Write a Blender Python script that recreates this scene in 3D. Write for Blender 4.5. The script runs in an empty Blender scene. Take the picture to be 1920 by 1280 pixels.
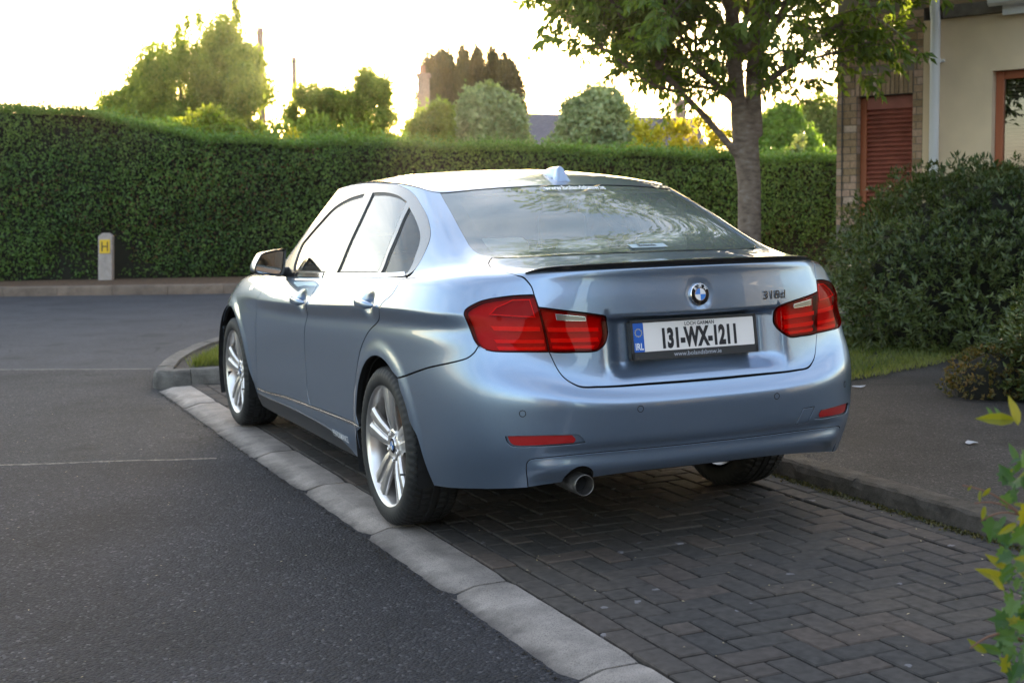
import bpy, math, random
import numpy as np
from mathutils import Vector, Matrix
from mathutils.geometry import delaunay_2d_cdt

# ------------------------------------------------------------------ camera, sky, sun, exposure
SC = bpy.context.scene
COL = SC.collection
cam_d = bpy.data.cameras.new('camera'); cam = bpy.data.objects.new('camera', cam_d); COL.objects.link(cam)
CAM = np.array([-2.5835, -5.0416, 1.2963])
yaw, pitch, roll = -0.4236, -0.1048, -0.0193
_f = np.array([-math.sin(yaw)*math.cos(pitch), math.cos(yaw)*math.cos(pitch), math.sin(pitch)])
_r = np.array([math.cos(yaw), math.sin(yaw), 0.0]); _u = np.cross(_r, _f)
_r2 = _r*math.cos(roll)+_u*math.sin(roll); _u2 = -_r*math.sin(roll)+_u*math.cos(roll)
cam.matrix_world = Matrix([[_r2[0], _u2[0], -_f[0], CAM[0]], [_r2[1], _u2[1], -_f[1], CAM[1]], [_r2[2], _u2[2], -_f[2], CAM[2]], [0, 0, 0, 1]])
cam_d.sensor_width = 36.0; cam_d.lens = 46.583; cam_d.clip_start = 0.05; cam_d.clip_end = 2000
cam_d.dof.use_dof = True; cam_d.dof.focus_distance = 5.0; cam_d.dof.aperture_fstop = 5.0
SC.camera = cam

SUN_AZ = math.radians(19.4)      # clockwise from +Y, where the low sun stands behind the garden trees
SUN_EL = math.radians(5.5)
world = bpy.data.worlds.new('World'); SC.world = world; world.use_nodes = True
wn = world.node_tree; bg = wn.nodes['Background']
sky = wn.nodes.new('ShaderNodeTexSky'); sky.sky_type = 'NISHITA'; sky.sun_disc = False
sky.sun_elevation = SUN_EL; sky.sun_rotation = SUN_AZ; sky.altitude = 0; sky.air_density = 1.0; sky.dust_density = 1.5; sky.ozone_density = 1.5
# a thin, wispy veil of high evening cloud over the clear sky
_tc = wn.nodes.new('ShaderNodeTexCoord'); _mp = wn.nodes.new('ShaderNodeMapping'); _mp.inputs['Scale'].default_value = (1.6, 2.6, 4.5); _mp.inputs['Rotation'].default_value = (0, 0, .6)
_nz = wn.nodes.new('ShaderNodeTexNoise'); _nz.inputs['Scale'].default_value = 2.2; _nz.inputs['Detail'].default_value = 9.0; _nz.inputs['Roughness'].default_value = .62
_cr = wn.nodes.new('ShaderNodeValToRGB'); _cr.color_ramp.elements[0].position = .38; _cr.color_ramp.elements[0].color = (.42, .47, .58, 1); _cr.color_ramp.elements[1].position = .68; _cr.color_ramp.elements[1].color = (1.9, 1.75, 1.65, 1)
_ad = wn.nodes.new('ShaderNodeMix'); _ad.data_type = 'RGBA'; _ad.blend_type = 'ADD'; _ad.inputs[0].default_value = 1.0
wn.links.new(_tc.outputs['Generated'], _mp.inputs[0]); wn.links.new(_mp.outputs[0], _nz.inputs['Vector']); wn.links.new(_nz.outputs['Fac'], _cr.inputs[0])
wn.links.new(sky.outputs[0], _ad.inputs[6]); wn.links.new(_cr.outputs[0], _ad.inputs[7])
wn.links.new(_ad.outputs[2], bg.inputs[0]); bg.inputs[1].default_value = 0.15
sun_d = bpy.data.lights.new('sun', 'SUN'); sun = bpy.data.objects.new('sun', sun_d); COL.objects.link(sun)
sun_d.energy = 5.0; sun_d.angle = math.radians(0.6); sun_d.color = (1.0, 0.72, 0.42)
_sd = Vector((math.sin(SUN_AZ)*math.cos(SUN_EL), math.cos(SUN_AZ)*math.cos(SUN_EL), math.sin(SUN_EL)))
sun.rotation_euler = _sd.to_track_quat('Z', 'Y').to_euler(); sun.location = (10, 30, 20)
SC.view_settings.view_transform = 'Standard'; SC.view_settings.look = 'None'
SC.view_settings.exposure = 2.25; SC.view_settings.gamma = 1.0; SC.view_settings.use_curve_mapping = False

# ------------------------------------------------------------------ helpers
RNG = np.random.default_rng(7)
ROOTS = {}
def link_mesh(name, verts, faces, mat, parent=None, smooth=False, normals=None, kind=None):
    me = bpy.data.meshes.new(name)
    v = np.asarray(verts, float)
    if parent is not None:
        p = parent
        while p is not None:
            v = v - np.array(p.location); p = p.parent
    me.from_pydata([tuple(q) for q in v], [], [tuple(int(i) for i in f) for f in faces])
    me.update()
    if mat is not None: me.materials.append(mat)
    if smooth: me.polygons.foreach_set('use_smooth', [True]*len(me.polygons))
    if normals is not None:
        me.polygons.foreach_set('use_smooth', [True]*len(me.polygons))
        me.normals_split_custom_set_from_vertices([tuple(n) for n in normals])
    o = bpy.data.objects.new(name, me); COL.objects.link(o)
    if parent is not None: o.parent = parent
    if kind: o['kind'] = kind
    return o
def fast_mesh(name, V, F, mat, parent=None, smooth=False, tint=None, kind=None):
    # V (n,3), F (m,k) uniform polygons, built through foreach_set for large leaf meshes
    V = np.asarray(V, np.float32)
    if parent is not None:
        p = parent
        while p is not None:
            V = V - np.array(p.location, np.float32); p = p.parent
    F = np.asarray(F, np.int32); k = F.shape[1]
    me = bpy.data.meshes.new(name)
    me.vertices.add(len(V)); me.vertices.foreach_set('co', V.ravel())
    me.loops.add(F.size); me.loops.foreach_set('vertex_index', F.ravel())
    me.polygons.add(len(F)); me.polygons.foreach_set('loop_start', np.arange(0, F.size, k, dtype=np.int32))
    me.update(calc_edges=True)
    if smooth: me.polygons.foreach_set('use_smooth', [True]*len(F))
    if mat is not None: me.materials.append(mat)
    if tint is not None:
        a = me.attributes.new('tint', 'FLOAT', 'FACE'); a.data.foreach_set('value', np.asarray(tint, np.float32))
    o = bpy.data.objects.new(name, me); COL.objects.link(o)
    if parent is not None: o.parent = parent
    if kind: o['kind'] = kind
    return o
def empty(name, loc=(0, 0, 0), parent=None):
    o = bpy.data.objects.new(name, None); o.empty_display_size = .2; COL.objects.link(o)
    if parent is not None:
        p = parent; l = np.array(loc, float)
        while p is not None: l = l-np.array(p.location); p = p.parent
        o.parent = parent; o.location = tuple(l)
    else: o.location = loc
    return o
def tag(o, label, cat, group=None):
    o['label'] = label; o['category'] = cat
    if group: o['group'] = group
    return o
def struct(o):
    o['kind'] = 'structure'; return o

def sstep(a, b, x):
    t = np.clip((np.asarray(x, float)-a)/(b-a), 0, 1); return t*t*(3-2*t)

class MB:
    def __init__(s): s.v = []; s.f = []
    def add(s, v, f):
        n = len(s.v); s.v += [tuple(q) for q in v]; s.f += [tuple(int(i)+n for i in q) for q in f]; return s
    def box(s, lo, hi, bev=0, M=None):
        x0, y0, z0 = lo; x1, y1, z1 = hi; b = bev
        if b <= 0:
            v = [(x0,y0,z0),(x1,y0,z0),(x1,y1,z0),(x0,y1,z0),(x0,y0,z1),(x1,y0,z1),(x1,y1,z1),(x0,y1,z1)]
            f = [(3,2,1,0),(4,5,6,7),(0,1,5,4),(1,2,6,5),(2,3,7,6),(3,0,4,7)]
        else:   # bevelled on the upper edges
            v = [(x0,y0,z0),(x1,y0,z0),(x1,y1,z0),(x0,y1,z0),(x0,y0,z1-b),(x1,y0,z1-b),(x1,y1,z1-b),(x0,y1,z1-b),
                 (x0+b,y0+b,z1),(x1-b,y0+b,z1),(x1-b,y1-b,z1),(x0+b,y1-b,z1)]
            f = [(3,2,1,0),(8,9,10,11),(0,1,5,4),(1,2,6,5),(2,3,7,6),(3,0,4,7),(4,5,9,8),(5,6,10,9),(6,7,11,10),(7,4,8,11)]
        if M is not None: v = [tuple(M @ Vector(q)) for q in v]
        return s.add(v, f)
    def tube(s, pts, rad, n=8, caps=True):
        pts = np.asarray(pts, float); rad = np.broadcast_to(np.asarray(rad, float), (len(pts),))
        d = np.gradient(pts, axis=0); d /= np.linalg.norm(d, axis=1)[:, None]+1e-12
        ref = np.array([0, 0, 1.0]) if abs(d[0][2]) < .9 else np.array([1.0, 0, 0])
        v = []
        for p, t, r in zip(pts, d, rad):
            a = np.cross(t, ref); a /= np.linalg.norm(a)+1e-12; b = np.cross(t, a); ref = -np.cross(t, a) if False else ref
            for k in range(n):
                w = 2*math.pi*k/n; v.append(p+r*(math.cos(w)*a+math.sin(w)*b))
        f = []
        for i in range(len(pts)-1):
            for k in range(n):
                k2 = (k+1) % n; f.append((i*n+k, i*n+k2, (i+1)*n+k2, (i+1)*n+k))
        if caps: f.append(tuple(range(n))[::-1]); f.append(tuple((len(pts)-1)*n+k for k in range(n)))
        return s.add(v, f)
    def lathe(s, prof, n, axis='x', close=False):
        # prof: list of (a along axis, radius)
        v = []
        for a, r in prof:
            for k in range(n):
                w = 2*math.pi*k/n; c, q = r*math.cos(w), r*math.sin(w)
                v.append({'x': (a, c, q), 'y': (c, a, q), 'z': (c, q, a)}[axis])
        f = []; m = len(prof)
        for i in range(m-1 if not close else m):
            j = (i+1) % m
            for k in range(n):
                k2 = (k+1) % n; f.append((i*n+k, j*n+k, j*n+k2, i*n+k2))
        return s.add(v, f)
    def build(s, name, mat, parent=None, smooth=False, kind=None):
        return link_mesh(name, s.v, s.f, mat, parent, smooth, None, kind)
def recalc(o):
    import bmesh
    bm = bmesh.new(); bm.from_mesh(o.data); bmesh.ops.recalc_face_normals(bm, faces=bm.faces[:]); bm.to_mesh(o.data); bm.free(); return o
def bevel(o, w, seg=2, ang=40):
    m = o.modifiers.new('bevel', 'BEVEL'); m.width = w; m.segments = seg; m.limit_method = 'ANGLE'; m.angle_limit = math.radians(ang); return o
def text_mesh(body, size=1.0, bold=0.0, extrude=0.0, align='CENTER'):
    cu = bpy.data.curves.new('lettering', 'FONT'); cu.body = body; cu.size = size; cu.offset = bold; cu.extrude = extrude
    cu.align_x = align; cu.align_y = 'CENTER'; cu.resolution_u = 3
    o = bpy.data.objects.new('lettering', cu); COL.objects.link(o)
    bpy.context.view_layer.update()
    me = bpy.data.meshes.new_from_object(o.evaluated_get(bpy.context.evaluated_depsgraph_get()))
    V = np.array([v.co[:] for v in me.vertices]); F = [tuple(p.vertices) for p in me.polygons]
    bpy.data.objects.remove(o); bpy.data.meshes.remove(me); bpy.data.curves.remove(cu)
    return V, F

# ------------------------------------------------------------------ materials
def new_mat(name):
    m = bpy.data.materials.new(name); m.use_nodes = True; nt = m.node_tree
    return m, nt, nt.nodes['Principled BSDF']
def N(nt, typ, **kw):
    n = nt.nodes.new(typ)
    for k, v in kw.items():
        if k in n.inputs: n.inputs[k].default_value = v
        else: setattr(n, k, v)
    return n
def ramp(nt, src, stops):
    r = nt.nodes.new('ShaderNodeValToRGB'); e = r.color_ramp.elements
    while len(e) < len(stops): e.new(.5)
    for q, (p, c) in zip(e, stops): q.position = p; q.color = tuple(c)+(1,) if len(c) == 3 else c
    nt.links.new(src, r.inputs[0]); return r
def simple(name, col, rough=.5, metal=0, coat=0, spec=.5, bump=None, var=None, coord='Object'):
    m, nt, b = new_mat(name)
    b.inputs['Base Color'].default_value = tuple(col)+(1,); b.inputs['Roughness'].default_value = rough
    b.inputs['Metallic'].default_value = metal; b.inputs['Coat Weight'].default_value = coat; b.inputs['Specular IOR Level'].default_value = spec
    b.inputs['Coat Roughness'].default_value = .03
    if bump or var: tc = N(nt, 'ShaderNodeTexCoord')
    if var:   # (scale, amount, detail)
        n = N(nt, 'ShaderNodeTexNoise', Scale=var[0], Detail=var[2] if len(var) > 2 else 6.0); nt.links.new(tc.outputs[coord], n.inputs['Vector'])
        a = var[1]; r = ramp(nt, n.outputs['Fac'], [(.3, [c*(1-a) for c in col]), (.7, [min(1, c*(1+a)) for c in col])])
        nt.links.new(r.outputs[0], b.inputs['Base Color'])
    if bump:  # (scale, strength, distance)
        n = N(nt, 'ShaderNodeTexNoise', Scale=bump[0], Detail=8.0); nt.links.new(tc.outputs[coord], n.inputs['Vector'])
        bp = N(nt, 'ShaderNodeBump', Strength=bump[1], Distance=bump[2]); nt.links.new(n.outputs['Fac'], bp.inputs['Height']); nt.links.new(bp.outputs[0], b.inputs['Normal'])
    return m
def leaf_mat(name, dark, light, trans=.45, rough=.45, tcol=None):
    m, nt, b = new_mat(name)
    at = N(nt, 'ShaderNodeAttribute', attribute_name='tint')
    r = ramp(nt, at.outputs['Fac'], [(0, dark), (1, light)])
    nt.links.new(r.outputs[0], b.inputs['Base Color']); b.inputs['Roughness'].default_value = rough; b.inputs['Specular IOR Level'].default_value = .4
    t = N(nt, 'ShaderNodeBsdfTranslucent'); mx = N(nt, 'ShaderNodeMixShader'); mx.inputs[0].default_value = trans
    g = N(nt, 'ShaderNodeMix', data_type='RGBA', blend_type='MULTIPLY'); g.inputs[0].default_value = 1; nt.links.new(r.outputs[0], g.inputs[6]); g.inputs[7].default_value = tcol or (1.6, 1.5, .6, 1)
    nt.links.new(g.outputs[2], t.inputs[0]); nt.links.new(b.outputs[0], mx.inputs[1]); nt.links.new(t.outputs[0], mx.inputs[2])
    nt.links.new(mx.outputs[0], nt.nodes['Material Output'].inputs[0]); return m
# ------------------------------------------------------------------ ground, roads, kerbs, paving
FW = np.array([.411, .912]); RT = np.array([.912, -.411])       # horizontal view direction and its right, used to lay the far garden parallel to the cross road
def W(lat, dep, z=0.0): return np.array([CAM[0]+RT[0]*lat+FW[0]*dep, CAM[1]+RT[1]*lat+FW[1]*dep, z])
def asphalt(name, base, spec_col, scale=1.0, bump=.6, patch=.25, rough=.82):
    m, nt, b = new_mat(name); tc = N(nt, 'ShaderNodeTexCoord'); L = nt.links.new
    v = N(nt, 'ShaderNodeTexVoronoi', Scale=150.0*scale); L(tc.outputs['Object'], v.inputs['Vector'])
    n1 = N(nt, 'ShaderNodeTexNoise', Scale=1.3, Detail=7.0); L(tc.outputs['Object'], n1.inputs['Vector'])
    n2 = N(nt, 'ShaderNodeTexNoise', Scale=90.0*scale, Detail=4.0); L(tc.outputs['Object'], n2.inputs['Vector'])
    r = ramp(nt, v.outputs['Color'], [(.0, [c*.28 for c in base]), (.45, base), (.8, [c*1.45 for c in base]), (1, spec_col)])
    r2 = ramp(nt, n1.outputs['Fac'], [(.3, (1-patch,)*3), (.7, (1+patch*.6,)*3)])
    mx = N(nt, 'ShaderNodeMix', data_type='RGBA', blend_type='MULTIPLY'); mx.inputs[0].default_value = 1; L(r.outputs[0], mx.inputs[6]); L(r2.outputs[0], mx.inputs[7]); nd = N(nt, 'ShaderNodeTexNoise', Scale=2.5, Detail=6.0); L(tc.outputs['Object'], nd.inputs['Vector']); va = N(nt, 'ShaderNodeMix', data_type='RGBA'); va.inputs[0].default_value = .22; L(tc.outputs['Object'], va.inputs[6]); L(nd.outputs['Color'], va.inputs[7])
    vc = N(nt, 'ShaderNodeTexVoronoi', Scale=.75, feature='DISTANCE_TO_EDGE'); L(va.outputs[2], vc.inputs['Vector']); ng = N(nt, 'ShaderNodeTexNoise', Scale=.9, Detail=3.0); L(tc.outputs['Object'], ng.inputs['Vector'])
    rc = ramp(nt, vc.outputs['Distance'], [(.0, (.35,)*3), (.006, (1,)*3)]); rg = ramp(nt, ng.outputs['Fac'], [(.50, (1,)*3), (.58, (0,)*3)]); sc_ = N(nt, 'ShaderNodeMix', data_type='RGBA', blend_type='SCREEN'); sc_.inputs[0].default_value = 1; L(rc.outputs[0], sc_.inputs[6]); L(rg.outputs[0], sc_.inputs[7])
    no = N(nt, 'ShaderNodeTexNoise', Scale=2.1, Detail=4.0); L(tc.outputs['Object'], no.inputs['Vector']); ro_ = ramp(nt, no.outputs['Fac'], [(.30, (.55,)*3), (.40, (1,)*3)])
    mc = N(nt, 'ShaderNodeMix', data_type='RGBA', blend_type='MULTIPLY'); mc.inputs[0].default_value = 1; L(mx.outputs[2], mc.inputs[6]); L(sc_.outputs[2], mc.inputs[7]); mo = N(nt, 'ShaderNodeMix', data_type='RGBA', blend_type='MULTIPLY'); mo.inputs[0].default_value = 1; L(mc.outputs[2], mo.inputs[6]); L(ro_.outputs[0], mo.inputs[7]); L(mo.outputs[2], b.inputs['Base Color'])
    b.inputs['Roughness'].default_value = rough; b.inputs['Specular IOR Level'].default_value = .35
    ad = N(nt, 'ShaderNodeMath', operation='ADD'); L(v.outputs['Distance'], ad.inputs[0]); L(n2.outputs['Fac'], ad.inputs[1])
    bp = N(nt, 'ShaderNodeBump', Strength=bump, Distance=.006, invert=True); L(ad.outputs[0], bp.inputs['Height']); L(bp.outputs[0], b.inputs['Normal']); return m
def concrete(name, base, scale=1.0, amt=.3, bump=.35, speck=.5, dirt=None):
    m, nt, b = new_mat(name); tc = N(nt, 'ShaderNodeTexCoord'); L = nt.links.new
    g = N(nt, 'ShaderNodeNewGeometry')
    n1 = N(nt, 'ShaderNodeTexNoise', Scale=4.0*scale, Detail=9.0, Roughness=.65); L(g.outputs['Position'], n1.inputs['Vector'])
    n2 = N(nt, 'ShaderNodeTexNoise', Scale=160.0*scale, Detail=5.0); L(g.outputs['Position'], n2.inputs['Vector'])
    r = ramp(nt, n1.outputs['Fac'], [(.3, [c*(1-amt) for c in base]), (.7, [c*(1+amt*.6) for c in base])]); r2 = ramp(nt, n2.outputs['Fac'], [(.32, (1-speck,)*3), (.5, (1, 1, 1))])
    ob = N(nt, 'ShaderNodeObjectInfo'); r3 = ramp(nt, ob.outputs['Random'], [(0, (.82,)*3), (1, (1.15, 1.13, 1.1))])
    mx = N(nt, 'ShaderNodeMix', data_type='RGBA', blend_type='MULTIPLY'); mx.inputs[0].default_value = 1; L(r.outputs[0], mx.inputs[6]); L(r2.outputs[0], mx.inputs[7])
    m2 = N(nt, 'ShaderNodeMix', data_type='RGBA', blend_type='MULTIPLY'); m2.inputs[0].default_value = 1; L(mx.outputs[2], m2.inputs[6]); L(r3.outputs[0], m2.inputs[7]); out = m2.outputs[2]
    if dirt:   # tyre-blackened foot of the splay, ragged upper edge
        sx = N(nt, 'ShaderNodeSeparateXYZ'); L(g.outputs['Position'], sx.inputs[0]); n4 = N(nt, 'ShaderNodeTexNoise', Scale=9.0, Detail=8.0, Roughness=.7); L(g.outputs['Position'], n4.inputs['Vector'])
        ma = N(nt, 'ShaderNodeMath', operation='MULTIPLY_ADD'); L(n4.outputs['Fac'], ma.inputs[0]); ma.inputs[1].default_value = .16; L(sx.outputs[0], ma.inputs[2])
        mr = N(nt, 'ShaderNodeMapRange'); mr.inputs['From Min'].default_value = dirt[0]; mr.inputs['From Max'].default_value = dirt[1]; L(ma.outputs[0], mr.inputs['Value'])
        m5 = N(nt, 'ShaderNodeMix', data_type='RGBA'); L(mr.outputs[0], m5.inputs[0]); m5.inputs[6].default_value = (.075, .066, .062, 1); L(out, m5.inputs[7]); out = m5.outputs[2]
    L(out, b.inputs['Base Color'])
    b.inputs['Roughness'].default_value = .85; b.inputs['Specular IOR Level'].default_value = .3
    bp = N(nt, 'ShaderNodeBump', Strength=bump, Distance=.004); L(n2.outputs['Fac'], bp.inputs['Height']); L(bp.outputs[0], b.inputs['Normal']); return m
M_ROADN = asphalt('newer_dark_asphalt', (.0215, .0205, .0250), (.135, .13, .138), .62, 1.6, .45)
M_ROADO = asphalt('older_grey_asphalt', (.031, .0295, .0325), (.15, .143, .145), .62, 1.4, .4)
M_ROADF = asphalt('cross_road_asphalt', (.036, .0365, .044), (.11, .11, .117), .9, .6)
M_PATH = asphalt('worn_brown_asphalt', (.033, .029, .027), (.17, .16, .15), .9, 1.2, .45)
M_KERB = concrete('pale_kerb_concrete', (.31, .275, .252), 1.4, .42, .6, .5, dirt=(-.925, -.855))
M_OLDK = concrete('mossy_dark_kerb', (.085, .075, .065), 2.6, .65, 1.4, .75)
M_FARK = concrete('brown_far_kerb', (.165, .130, .108), 1, .35)
M_SOIL = simple('dark_soil', (.030, .024, .018), .95, bump=(40, 1, .02), var=(9, .5))
M_LITTER = simple('leaf_litter', (.10, .060, .035), .95, bump=(60, 1, .03), var=(25, .6))
M_JOINT = simple('sandy_joint_bed', (.020, .018, .013), .95, bump=(300, .6, .003), var=(30, .5))

def sheet(name, pts, z, mat, kind='structure'):
    o = link_mesh(name, [(x, y, z) for x, y in pts], [tuple(range(len(pts)))], mat); o['kind'] = kind; return o
struct(link_mesh('ground', [(-500, -500, -.09), (500, -500, -.09), (500, 500, -.09), (-500, 500, -.09)], [(0, 1, 2, 3)], M_SOIL))
FARK = 20.55      # depth of the far kerb
def far_line(lat): return FARK-.10*(lat+4)       # the cross road swings slightly
c0, c1 = W(-60, far_line(-60)), W(60, far_line(60))
s1 = [(-30., 12.8), (-2.226, 2.339), (-1.447, 2.057), (-.90, 1.815)]; s2 = [(-30., 22.0), (-1.958, 6.914), (-.60, 6.13), (6., 5.5)]
sheet('road', [(-30, -14), (12, -14), (12, 1.8), (-.90, 1.815), (-1.447, 2.057), (-2.226, 2.339), (-30, 12.8)], -.030, M_ROADN)
sheet('road_junction', [(-30, 12.5), (-2.24, 2.30), (-1.44, 2.02), (-.85, 1.75), (12, 1.7), (12, 4.9), (-.60, 6.10), (-1.958, 6.88), (-30, 22.0)], -.034, M_ROADO)
sheet('cross_road', [(-30, 21.8), (-2.0, 6.85), (-.6, 6.05), (14, 4.8), (40, -6), tuple(c1[:2]), tuple(c0[:2])], -.038, M_ROADF)
# ragged pale lip along the joint between the two surfacings
def ribbon(name, pts, w, z, mat, jag=.4, step=.03, kind='structure', h=.004):
    P = np.array(pts, float); L = np.concatenate([[0], np.cumsum(np.linalg.norm(np.diff(P, axis=0), axis=1))]); q = np.arange(0, L[-1], step); X = np.stack([np.interp(q, L, P[:, 0]), np.interp(q, L, P[:, 1])], -1)
    d = np.gradient(X, axis=0); d /= np.linalg.norm(d, axis=1)[:, None]; nrm = np.stack([-d[:, 1], d[:, 0]], -1); k = len(X); X = X+nrm*(.010*np.sin(q*3.1)+.006*np.sin(q*11+1)+RNG.normal(0, .002, k))[:, None]
    a = X+nrm*(w*(.5+jag*RNG.uniform(-1, 1, k)))[:, None]; b = X-nrm*(w*(.5+jag*RNG.uniform(-1, 1, k)))[:, None]
    V = [(x, y, z) for x, y in a]+[(x, y, z+h*RNG.uniform(.6, 1)) for x, y in X]+[(x, y, z) for x, y in b]
    F = [(i, i+1, k+i+1, k+i) for i in range(k-1)]+[(k+i, k+i+1, 2*k+i+1, 2*k+i) for i in range(k-1)]
    o = link_mesh(name, V, F, mat); o['kind'] = kind; return o
ribbon('road_joint', [(-6, 3.76), (-2.226, 2.339), (-1.447, 2.057), (-1.15, 1.94)], .022, -.0295, simple('pale_joint_chippings', (.19, .175, .15), .9, bump=(200, 1, .004), var=(60, .5)), .5)
ribbon('road_joint', [(-6, 9.3), (-1.958, 6.914), (-.80, 6.24)], .03, -.0335, simple('dusty_joint', (.16, .15, .13), .9, var=(60, .4)), .4)

# flush kerb stones along the bay: flat top, then a splay down to the road
KX0, KX1 = -.772, -.995
FK = link_mesh('flush_kerb', [(KX0+.006, -6, -.022), (KX1-.012, -6, -.052), (KX1-.012, 4.9, -.052), (KX0+.006, 4.9, -.022)], [(0, 1, 2, 3)], M_JOINT); struct(FK)
js = [4.80, 3.863, 2.80, 1.87, .925, -.02, -.94, -1.862, -2.78, -3.69, -4.6]
for i in range(len(js)-1):
    y1, y0 = js[i]-.0085, js[i+1]+.0085; prof = [(KX0, -.03), (KX0, -.003), (KX0-.003, .0), (KX0-.105, .0005), (KX0-.125, -.002), (KX1+.012, -.026), (KX1, -.030), (KX1, -.05)]
    ys = np.linspace(y0, y1, 14); V = []; dz = RNG.uniform(-.002, .002); dx = RNG.uniform(-.004, .004)
    for j, y in enumerate(ys):
        e = .008 if j in (0, len(ys)-1) else 0
        for k, (x, z) in enumerate(prof): V.append((x+dx+(RNG.normal(0, .0022) if k >= 5 else RNG.normal(0, .0006)), y, z+dz-e*(z > -.03)+(RNG.normal(0, .0006))))
    m = len(prof); F = [(a*m+k, a*m+k+1, (a+1)*m+k+1, (a+1)*m+k) for a in range(len(ys)-1) for k in range(m-1)]+[tuple(range(m)), tuple((len(ys)-1)*m+k for k in range(m))[::-1]]
    recalc(link_mesh('kerb_stone', V, F, M_KERB, FK))
# crumbs of tar along the road edge of the kerb
V = []; F = []
for i in range(900):
    y = RNG.uniform(-2.6, 4.7); x = KX1-.006-abs(RNG.normal(0, .016)); r = RNG.uniform(.002, .007); z = -.030
    a = RNG.uniform(0, 6.28, 3); n = len(V); V += [(x+r*math.cos(w), y+r*math.sin(w), z+RNG.uniform(0, .003)) for w in np.sort(a)]+[(x, y, z+r*.9)]; F += [(n, n+1, n+3), (n+1, n+2, n+3), (n+2, n, n+3)]
link_mesh('tar_crumbs', V, F, M_SOIL, None, False, None, 'stuff')

# brick bay: two stretcher courses by each kerb, herringbone between
def brick_mat():
    m, nt, b = new_mat('clay_paver'); L = nt.links.new; g = N(nt, 'ShaderNodeNewGeometry'); ob = N(nt, 'ShaderNodeObjectInfo'); at = N(nt, 'ShaderNodeAttribute', attribute_name='tint')
    ad = N(nt, 'ShaderNodeMath', operation='ADD'); L(ob.outputs['Random'], ad.inputs[0]); L(at.outputs['Fac'], ad.inputs[1]); fr = N(nt, 'ShaderNodeMath', operation='FRACT'); L(ad.outputs[0], fr.inputs[0])
    r = ramp(nt, fr.outputs[0], [(0, (.064, .060, .058)), (.35, (.074, .068, .064)), (.7, (.084, .074, .068)), (1, (.100, .082, .072))])
    n = N(nt, 'ShaderNodeTexNoise', Scale=30.0, Detail=8.0); L(g.outputs['Position'], n.inputs['Vector']); r2 = ramp(nt, n.outputs['Fac'], [(.3, (.7,)*3), (.7, (1.15,)*3)])
    nb = N(nt, 'ShaderNodeTexNoise', Scale=1.1, Detail=5.0); L(g.outputs['Position'], nb.inputs['Vector']); r4 = ramp(nt, nb.outputs['Fac'], [(.35, (.80, .80, .82)), (.65, (1.15, 1.08, 1.0))])
    mx = N(nt, 'ShaderNodeMix', data_type='RGBA', blend_type='MULTIPLY'); mx.inputs[0].default_value = 1; L(r.outputs[0], mx.inputs[6]); L(r2.outputs[0], mx.inputs[7])
    m4 = N(nt, 'ShaderNodeMix', data_type='RGBA', blend_type='MULTIPLY'); m4.inputs[0].default_value = 1; L(mx.outputs[2], m4.inputs[6]); L(r4.outputs[0], m4.inputs[7])
    # pale lichen spots
    vo = N(nt, 'ShaderNodeTexVoronoi', Scale=8.0, Randomness=1.0); L(g.outputs['Position'], vo.inputs['Vector']); nw = N(nt, 'ShaderNodeTexNoise', Scale=60.0, Detail=6.0); L(g.outputs['Position'], nw.inputs['Vector'])
    sb = N(nt, 'ShaderNodeMath', operation='MULTIPLY_ADD'); L(nw.outputs['Fac'], sb.inputs[0]); sb.inputs[1].default_value = .35; L(vo.outputs['Distance'], sb.inputs[2])
    wv = N(nt, 'ShaderNodeSeparateColor'); L(vo.outputs['Color'], wv.inputs[0]); th = N(nt, 'ShaderNodeMath', operation='MULTIPLY_ADD'); L(wv.outputs[0], th.inputs[0]); th.inputs[1].default_value = .16; th.inputs[2].default_value = .13
    lt = N(nt, 'ShaderNodeMath', operation='LESS_THAN'); L(sb.outputs[0], lt.inputs[0]); L(th.outputs[0], lt.inputs[1])
    fa = N(nt, 'ShaderNodeMath', operation='MULTIPLY'); L(lt.outputs[0], fa.inputs[0]); fa.inputs[1].default_value = .5
    m3 = N(nt, 'ShaderNodeMix', data_type='RGBA'); L(fa.outputs[0], m3.inputs[0]); L(m4.outputs[2], m3.inputs[6]); m3.inputs[7].default_value = (.26, .25, .27, 1); L(m3.outputs[2], b.inputs['Base Color'])
    b.inputs['Roughness'].default_value = .92; b.inputs['Specular IOR Level'].default_value = .2
    n3 = N(nt, 'ShaderNodeTexNoise', Scale=260.0, Detail=4.0); L(g.outputs['Position'], n3.inputs['Vector']); bp = N(nt, 'ShaderNodeBump', Strength=.45, Distance=.003); L(n3.outputs['Fac'], bp.inputs['Height']); L(bp.outputs[0], b.inputs['Normal']); return m
M_BRICK = brick_mat()
BX0, BX1, BY0, BY1 = -.770, 1.052, -6.0, 4.86
PAVE = link_mesh('brick_paving', [(BX0, BY0, -.013), (BX1, BY0, -.013), (BX1, BY1, -.013), (BX0, BY1, -.013)], [(0, 1, 2, 3)], M_JOINT); struct(PAVE)
bricks = []      # (x0, y0, w, l)
for k in range(2):
    for i in range(-31, 26):
        y = i*.2+(.1 if k else 0)
        bricks.append((BX0+.004+k*.1, y, .1, .2)); bricks.append((BX1-.004-(k+1)*.1, y+.06, .1, .2))
fx0, fx1 = BX0+.204, BX1-.204
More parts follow.
